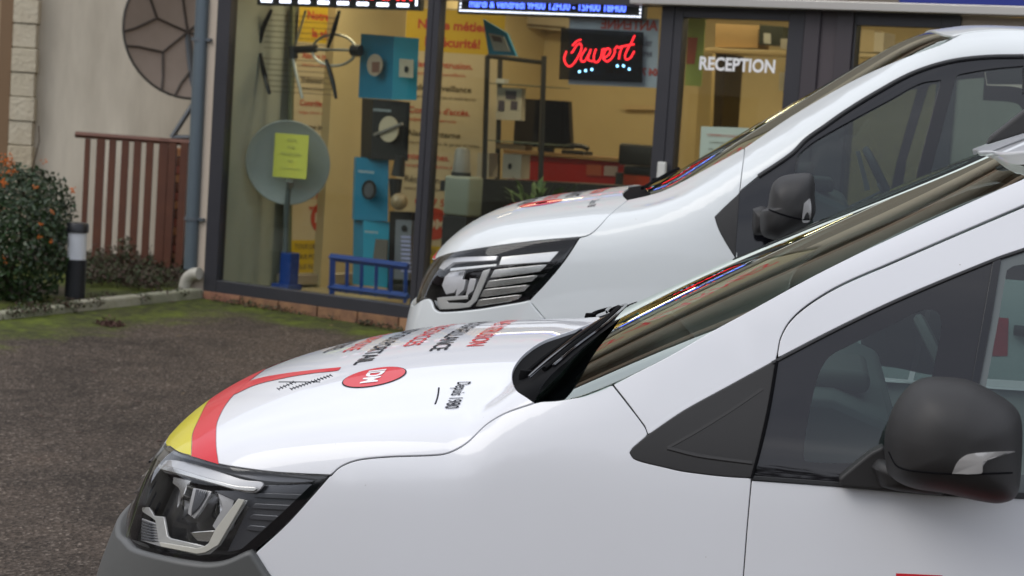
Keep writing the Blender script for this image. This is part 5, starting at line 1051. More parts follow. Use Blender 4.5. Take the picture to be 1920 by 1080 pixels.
q0, q1 = sp3((955, 292), 1.9, b), sp3((1170, 305), 1.9, b); m = MB(); m.box(q0[0], q1[0], 0, 0.03, FZ - b[2], q1[2], 0.004); m.box(q0[0], q0[0] + 0.03, 0.03, 0.7, FZ - b[2], q1[2]); m.box(q1[0] - 0.03, q1[0], 0.03, 0.7, FZ - b[2], q1[2]); m.build('front_panel', REDD, t_)
m = MB(); m.box(q0[0] - 0.03, q1[0] + 0.03, -0.04, 0.25, q1[2] + 0.001, q1[2] + 0.03, 0.005); m.build('desk_top', WOOD, t_)
fquad([(1100, 308), (1128, 310), (1127, 330), (1099, 328)], 1.885, 0.004, mat('sticker_coral', (0.42, 0.10, 0.05), 0.5), 'sticker', t_, b); fquad([(1133, 311), (1158, 312), (1157, 330), (1132, 329)], 1.885, 0.004, mat('sticker_pale', (0.42, 0.32, 0.30), 0.5), 'sticker', t_, b)
t_, b = sthing('desk_phone', 'black telephone on the wooden desk top', 'telephone', (1080, 290), 1.98); m = MB(); m.box(-0.10, 0.10, -0.05, 0.08, 0.0, 0.03, 0.01); m.tube([(-0.1, 0, 0.05), (-0.04, 0, 0.065), (0.04, 0, 0.065), (0.1, 0, 0.05)], 0.018, 8); m.build('body', BLK, t_, True)
t_, b = sthing('office_chair', 'dark office chair at the right end of the red desk', 'chair', (1190, 330), 1.7); q0 = sp3((1160, 268), 1.7, b); q1 = sp3((1222, 300), 1.7, b)
m = MB(); m.box(q0[0], q1[0], 0, 0.07, q1[2] - 0.05, q0[2], 0.02); m.build('backrest', DARK, t_, True); m = MB(); m.box(q0[0] + 0.02, q1[0] - 0.02, 0.05, 0.45, q1[2] - 0.12, q1[2] - 0.05, 0.02); m.build('seat', DARK, t_, True); m = MB(); m.tube([((q0[0] + q1[0]) / 2, -0.2, q1[2] - 0.1), ((q0[0] + q1[0]) / 2, -0.2, FZ - b[2])], 0.03, 8)
for k in range(5): a = k * 1.2566; m.tube([((q0[0] + q1[0]) / 2, -0.2, FZ - b[2] + 0.08), ((q0[0] + q1[0]) / 2 + 0.28 * math.cos(a), -0.2 + 0.28 * math.sin(a), FZ - b[2] + 0.03)], 0.02, 6)
m.build('leg', DARK, t_)
slab('counter', 'low black counter in front of the red desk', 'counter', [(893, 335), (1062, 343), (1225, 352), (1225, 470), (888, 455)], 1.0, 0.35, DARK)
t_, b = sthing('potted_plant', 'small leafy green plant in front of the black counter', 'plant', (1010, 400), 0.75); rnd = random.Random(4); m = MB()
for k in range(90):
    a = rnd.uniform(0, 6.283); l = rnd.uniform(0.12, 0.26); r0 = rnd.uniform(0, 0.10); e = rnd.uniform(0.25, 1.2); p0 = Vector((r0 * math.cos(a) * 2.2, r0 * math.sin(a) * 0.8, rnd.uniform(0, 0.10))); dr_ = Vector((math.cos(a) * math.cos(e), math.sin(a) * math.cos(e), math.sin(e)))
    p1 = p0 + dr_ * l * 0.6; p2 = p1 + (dr_ + Vector((0, 0, -0.5))) * l * 0.4; s_ = dr_.cross(Vector((0, 0, 1))).normalized() * 0.010; m.add([p0 - s_ * 0.4, p0 + s_ * 0.4, p1 + s_, p1 - s_, p2], [(0, 1, 2, 3), (3, 2, 4)])
m.build('foliage', mat('plant_green', (0.035, 0.085, 0.015), 0.5), t_); m = MB(); m.lathe([(0.10, -0.20), (0.13, 0.0), (0.12, 0.0), (0.0, -0.01)], (0, 0, 0.02), (0, 0, 1), 20); m.build('pot', DARK, t_, True)
t_, b = slab('air_conditioner', 'long cream air conditioner high on the inner wall', 'air conditioner', [(955, 22), (1068, 30), (1066, 58), (957, 48)], 3.6, 0.25, CREAM); fquad([(958, 42), (1060, 50), (1060, 55), (958, 46)], 3.595, 0.01, mat('vent_dark', (0.12, 0.09, 0.05), 0.6), 'vent', t_, b)
slab('picture_frame', 'pale wooden picture frame on the inner wall behind the chair', 'picture', [(1168, 196), (1232, 198), (1230, 206), (1167, 205)], 3.85, 0.04, mat('frame_wood', (0.55, 0.42, 0.24), 0.5), part='frame')
# behind the door glass
t_, b = sthing('wall_shelf', 'pale wall shelf with small boxes behind the reception door', 'shelf', (1330, 90), 2.6); q0 = sp3((1322, 92), 2.6, b); q1 = sp3((1484, 97), 2.6, b); m = MB(); m.box(q0[0], q1[0], 0, 0.3, q1[2] - 0.03, q1[2], 0.003); m.build('board', mat('shelf_maple', (0.60, 0.46, 0.24), 0.5), t_)
slab('carton', 'tan carton at the left of the wall shelf', 'box', [(1342, 44), (1422, 48), (1421, 90), (1341, 88)], 2.65, 0.2, mat('carton_tan', (0.34, 0.22, 0.09), 0.7), part='carton')
t_, b = slab('boxed_tool', 'dark box with a white and green picture on the wall shelf', 'box', [(1424, 46), (1468, 50), (1466, 86), (1423, 83)], 2.62, 0.15, mat('box_darkgreen', (0.03, 0.035, 0.02), 0.5), part='carton'); fquad([(1432, 62), (1444, 63), (1444, 82), (1432, 81)], 2.61, 0.01, mat('print_white', (0.6, 0.6, 0.55), 0.5), 'picture', t_, b)
slab('leaflet', 'white leaflet leaning at the right end of the wall shelf', 'leaflet', [(1464, 72), (1484, 73), (1483, 92), (1463, 91)], 2.61, 0.02, mat('leaflet_white', (0.5, 0.47, 0.4), 0.6), part='sheet')
slab('tall_cabinet', 'narrow dark cabinet against the wall behind the reception door', 'cabinet', [(1340, 100), (1362, 101), (1352, 240), (1330, 238)], 2.8, 0.3, mat('cabinet_brown', (0.05, 0.035, 0.02), 0.5))
slab('door_panel', 'light wooden door leaf standing behind the reception glass', 'door', [(1313, 100), (1336, 101), (1328, 330), (1300, 328)], 2.4, 0.05, mat('leaf_wood', (0.50, 0.38, 0.18), 0.5))
t_, b = slab('wall_switch', 'white switch plate on the wall right of the reception lettering', 'switch', [(1461, 135), (1477, 136), (1476, 171), (1460, 170)], 2.5, 0.02, mat('switch_white', (0.60, 0.56, 0.45), 0.4), part='plate')
t_, b = slab('poster', 'yellow and green poster behind the door glass, left of the reception lettering', 'poster', [(1292, 27), (1324, 28), (1315, 162), (1284, 160)], 0.25, 0.004, mat('poster_green', (0.42, 0.45, 0.10), 0.6), part='sheet'); fquad([(1290, 70), (1308, 71), (1302, 120), (1287, 120)], 0.245, 0.004, mat('poster_redish', (0.5, 0.12, 0.06), 0.6), 'print', t_, b)
t_, b = slab('notice', 'white paper notice with red heading taped inside the reception door', 'notice', [(1315, 237), (1405, 240), (1401, 312), (1311, 309)], 0.06, 0.003, mat('notice_white', (0.58, 0.62, 0.60), 0.7), part='sheet')
for k, (s_, h_, m_) in enumerate((("HORAIRES D'OUVERTURE", 0.021, BANR), ('LE MARDI ET LE VENDREDI', 0.017, BANK), ('9H00 - 12H30 / 15H00 - 18H00', 0.016, BANK), ('FERMETURE LE LUNDI', 0.016, BANK))): tlabel(s_, (1360 - k * 1.2, 257 + k * 13), 0.055, h_, m_, t_, b, 'CENTER', 0.0)
for i_, (q, c_) in enumerate((([(1598, 55), (1640, 57), (1638, 98), (1596, 96)], (0.50, 0.40, 0.24)), ([(1640, 60), (1658, 61), (1656, 98), (1638, 97)], (0.58, 0.52, 0.42)))): slab('carton', ('wide cream carton on the shelf right of the brown posts', 'narrow pale carton beside the wide cream one')[i_], 'box', q, 1.6, 0.2, mat('carton_c%d' % i_, c_, 0.7), part='carton')
t_, b = sthing('wall_shelf', 'cream shelf carrying two cartons right of the brown posts', 'shelf', (1600, 100), 1.6); q0 = sp3((1590, 99), 1.6, b); q1 = sp3((1664, 101), 1.6, b); m = MB(); m.box(q0[0], q1[0], 0, 0.3, q1[2] - 0.025, q1[2]); m.build('board', mat('shelf_cream', (0.55, 0.45, 0.28), 0.5), t_)

# ================================================================ LEFT SIDE: house wall, railing, pipe, dish, bollard, bush, kerb
def on_y(px, Y):
    r = rays([px])[0]; t_ = Y / r[1]; return CAM + r * t_
wl = thing('house_wall', 'cream rendered house wall with pale stone quoins behind the bush', 'wall', (-4.5, 16.6, 0.3))
m = MB(); m.box(-3.6, 2.6, 0, 0.3, -0.4, 5.2); m.build('render', WALLB, wl)
m = MB(); STN = [mat('quoin_a', (0.52, 0.46, 0.34), 0.9, noise=(5, 0.5, (0.52, 0.46, 0.35)), bump=(30, 0.6, 0.02)), mat('quoin_b', (0.56, 0.50, 0.38), 0.9, noise=(7, 0.5, (0.44, 0.37, 0.26)), bump=(30, 0.6, 0.02)), mat('quoin_c', (0.48, 0.41, 0.29), 0.9, noise=(6, 0.5, (0.48, 0.41, 0.30)), bump=(30, 0.6, 0.02))]
xq0 = on_y((18, 200), 16.5)[0] + 4.5; xq1 = on_y((62, 200), 16.5)[0] + 4.5
for k in range(26):
    m.cur = random.Random(k * 7 + 3).randrange(3); e = 0.012 if k % 2 else 0.0; m.box(xq0, xq1 + e, -0.10 - 0.01 * (k % 2), 0.0, -0.35 + k * 0.205, -0.35 + k * 0.205 + 0.198, 0.008)
m.build('quoin', STN, wl); m = MB(); m.box(xq0 - 0.85, xq0 - 0.01, -0.06, 0.0, -0.35, 2.6); m.build('door', mat('door_brown', (0.36, 0.26, 0.15), 0.6), wl); m = MB(); m.box(xq0 - 0.11, xq0 - 0.005, -0.09, -0.06, -0.35, 2.6); m.build('door_frame', mat('door_frame_brown', (0.20, 0.12, 0.06), 0.6), wl)
# railing
RY = 15.2; WR = mat('redbrown_metal', (0.125, 0.044, 0.022), 0.5, noise=(6, 0.5, (0.085, 0.030, 0.018)))
a_ = on_y((145, 250), RY); rl = thing('railing', 'red brown metal railing with tall slats beside the downpipe', 'railing', (a_[0], RY, 0.3))
def rp3(px, Y=RY): p = on_y(px, Y); return (p[0] - a_[0], Y - RY, p[2] - 0.3)
m = MB(); p0 = rp3((141, 252)); p1 = rp3((356, 268)); m.tube([p0, p1], 0.024, 4); m.build('top_rail', WR, rl)
m = MB(); p0 = rp3((160, 485)); p1 = rp3((350, 498)); m.tube([p0, p1], 0.016, 4); m.build('bottom_rail', WR, rl)
for k, (xt, xb, w_) in enumerate(((165, 158, 0.020), (190, 183, 0.032), (212, 204, 0.026), (236, 226, 0.028), (259, 249, 0.028), (282, 272, 0.028), (308, 303, 0.036))):
    q0 = rp3((xt, 260)); q1 = rp3((xb, 498)); m = MB(); m.box(q0[0] - w_, q0[0] + w_, -0.012, 0.012, q1[2], q0[2]); m.build('slat', WR, rl)
for x_ in (322, 344):
    q0 = rp3((x_ + 3, 268)); q1 = rp3((x_ - 3, 502)); m = MB(); m.box(q0[0] - 0.028, q0[0] + 0.028, -0.03, 0.03, q1[2], q0[2]); m.build('post', WR, rl)
pl_ = thing('brick_pier', 'narrow brick pier at the right end of the railing', 'pier', (*on_y((332, 500), 15.5)[:2], 0.3)); m = MB()
for k in range(14):
    m.cur = k % 3; m.box(-0.12, 0.11, -0.05, 0.15, k * 0.07, k * 0.07 + 0.062, 0.004)
m.build('brickwork', [WR, mat('pier_orange', (0.30, 0.13, 0.05), 0.8), mat('pier_red', (0.20, 0.05, 0.03), 0.8)], pl_)
# rear house dish
dy = 15.9; c = on_y((352, 60), dy); hd = thing('satellite_dish', 'large grey brown dish with dark ribs against the cream wall', 'satellite dish', c)
Rd = 0.55; ax = Vector((0.45, -1, 0.12)).normalized(); A_ = ax.orthogonal().normalized(); B2 = ax.cross(A_)
m = MB(); m.lathe([(Rd * k / 14, 0.10 * ((k / 14) ** 2)) for k in range(15)] + [(Rd + 0.01, 0.10), (Rd, 0.085)] + [(Rd * k / 14, 0.10 * ((k / 14) ** 2) - 0.012) for k in range(13, -1, -1)], (0, 0, 0), ax, 48); m.build('reflector', mat('dish_taupe', (0.27, 0.22, 0.18), 0.6, noise=(4, 0.5, (0.33, 0.27, 0.23))), hd, True)
m = MB()
def dsh(r, a): return A_ * (r * math.cos(a)) + B2 * (r * math.sin(a)) + ax * (0.10 * (r / Rd) ** 2 + 0.004)
for k in range(6):
    a = k * math.pi / 3; m.tube([dsh(0.0, a), dsh(0.25 * Rd, a), dsh(0.5 * Rd, a)], 0.010, 6)
    m.tube([dsh(0.5 * Rd, a), dsh(0.8 * Rd, a - 0.35), dsh(Rd, a - 0.42)], 0.010, 6); m.tube([dsh(0.5 * Rd, a), dsh(0.8 * Rd, a + 0.35), dsh(Rd, a + 0.42)], 0.010, 6)
m.build('rib', mat('rib_dark', (0.05, 0.038, 0.03), 0.6), hd); m = MB(); m.tube([dsh(Rd, 2 * math.pi * k / 48) for k in range(49)], 0.010, 6, cap=False); m.build('rim', mat('rim_dark', (0.05, 0.045, 0.04), 0.6), hd, True)
q = on_y((362, 196), 15.7) - c; q2 = on_y((322, 258), 15.7) - c; m = MB(); m.tube([Vector(q), Vector(q2)], 0.022, 8); m.tube([Vector(q2), Vector(on_y((355, 258), 15.7) - c)], 0.022, 8); m.tube([-ax * 0.02, Vector(q) + Vector((0, 0.1, 0))], 0.03, 8); m.build('mount', mat('mount_steel', (0.10, 0.11, 0.12), 0.4, metal=0.6), hd, True)
# downpipe at the shop corner
u0, z0 = uz((380, 0), -0.02); dp = sitem('downpipe', 'blue grey zinc downpipe on the corner of the shop', 'downpipe', u0, -0.02, 0)
ub, zb = uz((357, 505), -0.02); m = MB(); m.tube([(-0.02, 0, 3.95), (-0.02, 0, 2.5), (0, 0, z0), (ub - u0, 0, zb)], 0.048, 16); m.build('pipe', mat('zinc_blue', (0.115, 0.145, 0.165), 0.42, metal=0.3, noise=(3, 0.5, (0.09, 0.115, 0.135))), dp, True)
for py in (74, 410):
    uu, z_ = uz((377 - (py / 505) * 20, py), -0.02); m = MB(); m.lathe([(0.049, -0.012), (0.056, -0.012), (0.056, 0.012), (0.049, 0.012)], (uu - u0, 0, z_), (0, 0, 1), 20); m.box(uu - u0 + 0.04, uu - u0 + 0.10, -0.01, 0.06, z_ - 0.01, z_ + 0.01); m.build('bracket', mat('bracket_zinc', (0.14, 0.16, 0.18), 0.4, metal=0.5) if py == 74 else bpy.data.materials['bracket_zinc'], dp)
m = MB(); q = [sp3(p, -0.05, (u0, -0.02, 0)) for p in ((374, 513), (362, 514), (350, 524), (344, 548))]; m.tube(smooth_pts(q, 0.02), 0.042, 14); m.build('elbow', mat('elbow_pale', (0.42, 0.40, 0.34), 0.6), dp, True)
# kerb along the garden
kb = MB(); rnd = random.Random(2)
for k in range(8):
    d0 = -0.02 - k * 0.62; kb.cur = k % 2; dz = rnd.uniform(-0.01, 0.01); P_ = [S3(u_, d_, 0) for u_, d_ in ((-0.06, d0), (0.03, d0), (0.03, d0 - 0.60), (-0.06, d0 - 0.60))]; zz = [float(ground_z(p[0], p[1])) for p in P_]
    kb.hexa([(p[0], p[1], z_ - 0.08) for p, z_ in zip(P_, zz)] + [(p[0], p[1], z_ + 0.055 + dz) for p, z_ in zip(P_, zz)])
o = kb.build('kerb', [mat('kerb_stone', (0.30, 0.29, 0.22), 0.9, noise=(9, 0.5, (0.16, 0.17, 0.10)), bump=(40, 0.6, 0.01)), mat('kerb_stone_b', (0.36, 0.34, 0.27), 0.9, noise=(8, 0.5, (0.20, 0.20, 0.13)), bump=(40, 0.6, 0.01))]); o['kind'] = 'structure'
bv = o.modifiers.new('bevel', 'BEVEL'); bv.width = 0.012; bv.segments = 2
P_ = [S3(u_, d_, 0) for u_, d_ in ((-0.06, 0.2), (-0.06, -6), (-9, -6), (-9, 3.6), (-0.06, 3.6))]
o = mesh_obj('flower_bed', [(p[0], p[1], 0.315 + (0 if k in (0, 3, 4) else -0.16)) for k, p in enumerate(P_)], [(0, 1, 2, 3, 4)], mat('soil', (0.035, 0.026, 0.018), 0.95, noise=(20, 0.5, (0.075, 0.055, 0.035)), bump=(40, 1.0, 0.03))); o['kind'] = 'structure'
# leaf scatter helper
def leaves(m, rnd, c, rad, n, size, shell=0.55, mats=4, squash=(1, 1, 1), lump=0.22, zmin=None):
    ph = [(rnd.uniform(-1, 1), rnd.uniform(-1, 1), rnd.uniform(-1, 1), rnd.uniform(2, 5)) for _ in range(7)]
    for _ in range(n):
        v = Vector((rnd.gauss(0, 1), rnd.gauss(0, 1), rnd.gauss(0, 1))).normalized(); f = 1 + lump * sum(math.sin(q[3] * (v.x * q[0] + v.y * q[1] + v.z * q[2]) + q[0] * 9) for q in ph) / 3.0
        r = f * (shell + (1 - shell) * rnd.random() ** 0.5); p = Vector((c[0] + v.x * rad[0] * r, c[1] + v.y * rad[1] * r, c[2] + v.z * rad[2] * r))
        if zmin is not None and p.z < zmin: p.z = zmin + rnd.uniform(0, 0.06)
        s = size * rnd.uniform(0.6, 1.4); a = (v + Vector((rnd.uniform(-1, 1), rnd.uniform(-1, 1), rnd.uniform(-1, 1))) * 0.9).normalized(); b_ = a.cross(Vector((rnd.uniform(-1, 1), rnd.uniform(-1, 1), rnd.uniform(-1, 1)))).normalized(); w_ = a.cross(b_)
        m.cur = rnd.randrange(mats); m.add([p, p + b_ * s * 0.5 + w_ * s * 0.28 + a * s * 0.05, p + b_ * s, p + b_ * s * 0.5 - w_ * s * 0.28 + a * s * 0.05], [(0, 1, 2, 3)])
LG = [mat('leaf_dark', (0.012, 0.030, 0.008), 0.45), mat('leaf_mid', (0.020, 0.050, 0.012), 0.4), mat('leaf_olive', (0.030, 0.048, 0.014), 0.45), mat('leaf_shine', (0.030, 0.055, 0.022), 0.35)]
ORB = mat('berry_orange', (0.55, 0.13, 0.01), 0.4)
rnd = random.Random(11); bc = on_y((20, 430), 12.9); bush = thing('berry_bush', 'dark green evergreen bush with orange berries at the left edge', 'bush', (bc[0], bc[1], 0.32)); m = MB()
H_ = bc[2] - 0.32
leaves(m, rnd, (0.05, -0.02, H_ - 0.02), (0.45, 0.40, 0.50), 10000, 0.034, 0.45); leaves(m, rnd, (-0.55, 0.1, H_ - 0.05), (0.45, 0.4, 0.46), 5000, 0.034, 0.5)
m.build('foliage', LG, bush, fix=False)
m = MB()
for k in range(7): a = rnd.uniform(0, 6.28); m.tube([(0, 0, 0), (0.08 * math.cos(a), 0.08 * math.sin(a), 0.3), (0.25 * math.cos(a), 0.2 * math.sin(a), 0.75)], 0.014, 6, taper=0.4)
m.tube([(0.12, 0, 0.8), (0.17, -0.02, 1.02), (0.16, -0.02, 1.12)], 0.004, 5); m.build('stem', mat('twig', (0.06, 0.04, 0.025), 0.8), bush)
m = MB()
def berries(px, n, spread, Y=12.55):
    c = on_y(px, Y)
    for _ in range(n):
        p = Vector((c[0] - bc[0] + rnd.gauss(0, spread), c[1] - bc[1] + rnd.gauss(0, 0.02), c[2] - 0.32 + rnd.gauss(0, spread))); m.lathe([(0, 0.006), (0.005, 0.003), (0.005, -0.003), (0, -0.006)], p, (0, 0, 1), 6)
for px, n, s_ in (((14, 300), 44, 0.025), ((22, 322), 20, 0.02), ((6, 342), 22, 0.012), ((136, 357), 14, 0.010), ((84, 302), 5, 0.012), ((98, 396), 5, 0.008), ((75, 445), 12, 0.010), ((77, 421), 6, 0.008), ((96, 453), 6, 0.006), ((66, 350), 6, 0.008), ((5, 484), 6, 0.012)): berries(px, n, s_)
m.build('berries', ORB, bush, True)['kind'] = 'stuff'
# low ground cover in the bed
m = MB(); rnd = random.Random(5)
for k in range(26):
    x_ = rnd.uniform(165, 345); y_ = rnd.uniform(497, 540); c = at_z([(x_, y_)], 0.33)[0]; leaves(m, rnd, (c[0], c[1], 0.36), (0.13, 0.13, 0.07 + 0.05 * rnd.random()), 230, 0.026, 0.2, zmin=0.33)
c = at_z([(232, 520)], 0.33)[0]; leaves(m, rnd, (c[0], c[1], 0.48), (0.10, 0.10, 0.15), 500, 0.026, 0.2)
for k in range(30):
    d_ = rnd.uniform(-2.6, 0.0); c = S3(-0.07 + rnd.uniform(-0.05, 0.12), d_, 0); zg = float(ground_z(c[0], c[1])); leaves(m, rnd, (c[0], c[1], zg + 0.05), (0.07, 0.07, 0.03), 60, 0.022, 0.2, zmin=zg + 0.01)
for k in range(16):
    u_ = rnd.uniform(0.1, 1.9); c = S3(u_, -0.08, 0); zg = float(ground_z(c[0], c[1])); leaves(m, rnd, (c[0], c[1], zg + 0.02), (0.07, 0.04, 0.02), 40, 0.018, 0.2, zmin=zg + 0.004)
o = m.build('ground_cover', [mat('gc_green', (0.035, 0.055, 0.018), 0.7), mat('gc_brown', (0.060, 0.042, 0.025), 0.8), mat('gc_olive', (0.055, 0.060, 0.022), 0.7), mat('gc_red', (0.055, 0.028, 0.02), 0.8)], fix=False); o['kind'] = 'stuff'; o['label'] = 'low leafy ground cover in the bed and weeds along the kerb'
# bollard lamp
c = at_z([(140, 560)], 0.32)[0]; bo_ = thing('bollard_light', 'black and white bollard light at the right side of the bush', 'bollard', (c[0], c[1], 0.31)); sc_ = np.linalg.norm(c - CAM) / F_PX
m = MB(); r_ = 0.5 * 40 * sc_; h_ = 142 * sc_
m.lathe([(r_ * 0.92, 0), (r_ * 0.92, h_ * 0.53), (r_ * 0.7, h_ * 0.53)], (0, 0, 0), (0, 0, 1), 28); m.build('post', mat('bollard_black', (0.012, 0.013, 0.016), 0.4), bo_, True)
m = MB(); m.lathe([(r_ * 0.85, h_ * 0.53), (r_ * 0.85, h_ * 0.88)], (0.0, 0, 0), (0, 0, 1), 28); m.build('diffuser', mat('diffuser_white', (0.60, 0.62, 0.66), 0.3, coat=0.4), bo_, True)
m = MB(); m.lathe([(r_ * 0.7, h_ * 0.87), (r_ * 1.0, h_ * 0.88), (r_ * 1.0, h_ * 0.98), (r_ * 0.9, h_), (0, h_)], (0, 0, 0), (0, 0, 1), 28); m.build('cap', mat('bollard_cap', (0.012, 0.013, 0.016), 0.4), bo_, True)
# moss clump on the asphalt
c = at_z([(205, 606)], 0.27)[0]; m = MB(); leaves(m, random.Random(3), (0, 0, 0.01), (0.10, 0.07, 0.02), 260, 0.02, 0.1, mats=1, zmin=0.002); cl_ = thing('leaf_clump', 'small heap of brown dead leaves lying on the mossy asphalt', 'leaves', (c[0], c[1], float(ground_z(c[0], c[1])))); m.build('leaves', mat('dead_leaf', (0.07, 0.03, 0.022), 0.8), cl_, fix=False)
# ================================================================ round the camera: what the glass and paint mirror
hg = MB(); rnd = random.Random(8)
for k in range(26): leaves(hg, rnd, (-28 + k * 2.2, 0, 3.0 + rnd.uniform(-0.4, 0.9)), (1.9, 1.2, 3.2), 520, 0.5, 0.45, zmin=0.05)
hg.box(-29, 29, 0.2, 0.8, 0.0, 4.5)
ht = thing('hedge', 'dark hedge across the road behind the camera', 'hedge', (0, -22, 0)); hg.build('foliage', LG, ht, fix=False)
nb = thing('neighbour_building', 'long grey beige building across the car park, out of the picture', 'building', (-22, 0, 0)); m = MB(); m.box(-6, 0, -25, 32, 0, 5.2); m.build('wall', mat('neighbour_wall', (0.24, 0.22, 0.18), 0.9, noise=(0.4, 0.5, (0.30, 0.27, 0.22))), nb)
m = MB(); m.prism([(-6.4, -25.4, 5.2), (-3, -25.4, 7.4), (0.4, -25.4, 5.2)], (0, 57.8, 0)); m.build('roof', mat('neighbour_roof', (0.07, 0.045, 0.038), 0.8), nb)
for k in range(9): m = MB(); m.box(0.0, 0.04, -22 + k * 6, -20.4 + k * 6, 0.9, 2.3); m.build('window', FRIT, nb)

# a few fallen leaves and bits of grit on the asphalt
rnd = random.Random(21); m = MB()
for k in range(70):
    c = at_z([(rnd.uniform(-60, 760), rnd.uniform(600, 900))], 0.1)[0]; z_ = float(ground_z(c[0], c[1])); s_ = rnd.uniform(0.008, 0.022); a = rnd.uniform(0, 6.28); m.cur = rnd.randrange(2)
    u_ = Vector((math.cos(a), math.sin(a), rnd.uniform(-0.1, 0.3))) * s_; v_ = Vector((-math.sin(a), math.cos(a), rnd.uniform(-0.1, 0.2))) * s_ * 0.6; p_ = Vector((c[0], c[1], z_ + 0.005)); m.add([p_ - u_, p_ - v_ * 0.8, p_ + u_, p_ + v_], [(0, 1, 2, 3)])
o = m.build('fallen_leaves', [bpy.data.materials['dead_leaf'], mat('pale_leaf', (0.16, 0.11, 0.05), 0.8)], fix=False); o['kind'] = 'stuff'; o['label'] = 'small fallen leaves scattered over the asphalt'
# ================================================================ FAR VAN
fv = van_root(far, 'white_van', 'larger white van parked between the shop and the foreground van', 'van')
def z5(p): return z1(p, 2.25, 1200, 0)
def z2(p): return z1(p, 5.333, 760, 420)
F_HL_T = [(823, 481.7), (843, 475), (926.7, 461.7), (1010, 451.5), (1086, 445)]
F_LINE = [(1086, 445), (1098, 443), (1110, 437), (1122, 426), (1143, 403), (1176.7, 375)]
F_GL = [(1210, 368), (1245, 357), (1289, 335.6), (1340, 308), (1395.6, 278), (1484, 218), (1600, 151), (1689, 111), (1762, 84)]
F_CUT = [(1395.6, 284), (1386.7, 355.6), (1378, 480)]
F_FR = z5([(425, 805), (500, 745), (640, 650), (700, 590), (780, 533), (870, 470), (1000, 390), (1150, 310), (1300, 262), (1450, 242), (1619, 238)])
ffront = nose_pts(far, smooth_pts([(0, 1.045), (-0.3, 1.045), (-0.5, 1.048), (-0.62, 1.058)], 0.03))
fh = np.vstack([ffront, curve3(far, [('px', F_HL_T), ('px', F_LINE)]), curve3(far, [('px', [(1176.7, 375), (1170, 369), (1168, 364), (1171, 358), (1178, 353)])]), top_pts(far, smooth_pts([(0.80, -0.24), (0.785, -0.1), (0.782, 0.0)], 0.03))])
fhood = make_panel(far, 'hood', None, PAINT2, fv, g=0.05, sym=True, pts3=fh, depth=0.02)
# red vinyl on the front edge of the hood and lettering as on the other van
fr2 = top_pts(far, smooth_pts([(0.15, -0.64), (0.13, -0.5), (0.12, -0.3), (0.11, 0)], 0.03))
make_panel(far, 'vinyl_stripe', None, RED, fhood, g=0.04, off=0.001, sym=True, gap=0.0, depth=0, pts3=np.vstack([nose_pts(far, smooth_pts([(0, 1.05), (-0.3, 1.05), (-0.5, 1.053), (-0.63, 1.063)], 0.03)), fr2]))
def ftext(body, x0, size, m):
    surf_text(far, 'lettering', body, size, m, fhood, lambda T: top_pts(far, np.stack([x0 + T[:, 1], -T[:, 0]], -1)), bold=0.0015, align='CENTER')
for i_, s_ in enumerate(('ALARME INTRUSION', 'VIDEO SURVEILLANCE', "CONTROLE D'ACCES", 'MOTORISATION PORTAIL', 'TELEPHONIE')): ftext(s_, 0.66 - i_ * 0.085, 0.07, BLKV if i_ % 2 else RED)
surf_text(far, 'lettering', 'Depuis 1980', 0.04, BLKV, fhood, lambda T: top_pts(far, np.stack([0.70 + T[:, 1], -0.56 - T[:, 0] * 0.7], -1)))
P = np.vstack([np.array([0.50, -0.45]) + 0.08 * q * np.stack([np.cos(a), np.sin(a)], -1) for q in (0.3, 0.7, 1.0) for a in [np.linspace(0, 2 * math.pi, 32, endpoint=False)]]); P3 = top_pts(far, P); Nn = far.grad(P3)
mesh_obj('round_badge', P3 + Nn * 0.0012, [(k * 32 + i, k * 32 + (i + 1) % 32, (k + 1) * 32 + (i + 1) % 32, (k + 1) * 32 + i) for k in range(2) for i in range(32)] + [tuple(range(32))] if np.dot(np.cross(P3[1] - P3[0], P3[32] - P3[0]), Nn[0]) > 0 else [(k * 32 + i, (k + 1) * 32 + i, (k + 1) * 32 + (i + 1) % 32, k * 32 + (i + 1) % 32) for k in range(2) for i in range(32)] + [tuple(range(31, -1, -1))], RED, fhood, normals=Nn)
TRI_F = [(1341, 408), (1347, 427), (1360, 452), (1378, 481)]
farch = [(0.935 + 0.39 * math.cos(a), 0.35 + 0.39 * math.sin(a)) for a in np.linspace(math.radians(-5), math.radians(185), 24)]
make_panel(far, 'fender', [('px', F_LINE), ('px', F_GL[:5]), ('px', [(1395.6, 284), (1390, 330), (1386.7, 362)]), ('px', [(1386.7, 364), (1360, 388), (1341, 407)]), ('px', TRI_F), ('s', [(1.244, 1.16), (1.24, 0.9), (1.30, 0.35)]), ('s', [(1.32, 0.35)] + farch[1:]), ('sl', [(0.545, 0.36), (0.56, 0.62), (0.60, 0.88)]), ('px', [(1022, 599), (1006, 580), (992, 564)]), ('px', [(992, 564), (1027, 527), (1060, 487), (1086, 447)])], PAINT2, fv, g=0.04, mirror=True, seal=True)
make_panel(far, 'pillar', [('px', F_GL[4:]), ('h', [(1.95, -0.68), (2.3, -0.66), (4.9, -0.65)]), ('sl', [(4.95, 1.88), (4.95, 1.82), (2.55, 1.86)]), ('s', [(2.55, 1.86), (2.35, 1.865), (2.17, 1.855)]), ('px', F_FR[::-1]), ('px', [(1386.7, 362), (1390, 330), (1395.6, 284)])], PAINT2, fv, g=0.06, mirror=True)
make_panel(far, 'roof', [('h', [(1.86, 0.0), (1.87, -0.3), (1.89, -0.55), (1.92, -0.68)]), ('h', [(1.95, -0.68), (2.3, -0.66), (4.9, -0.65)]), ('h', [(4.9, -0.65), (4.9, 0)])], PAINT2, fv, g=0.1, off=0.003, sym=True, depth=0.03, roundr=0.006)
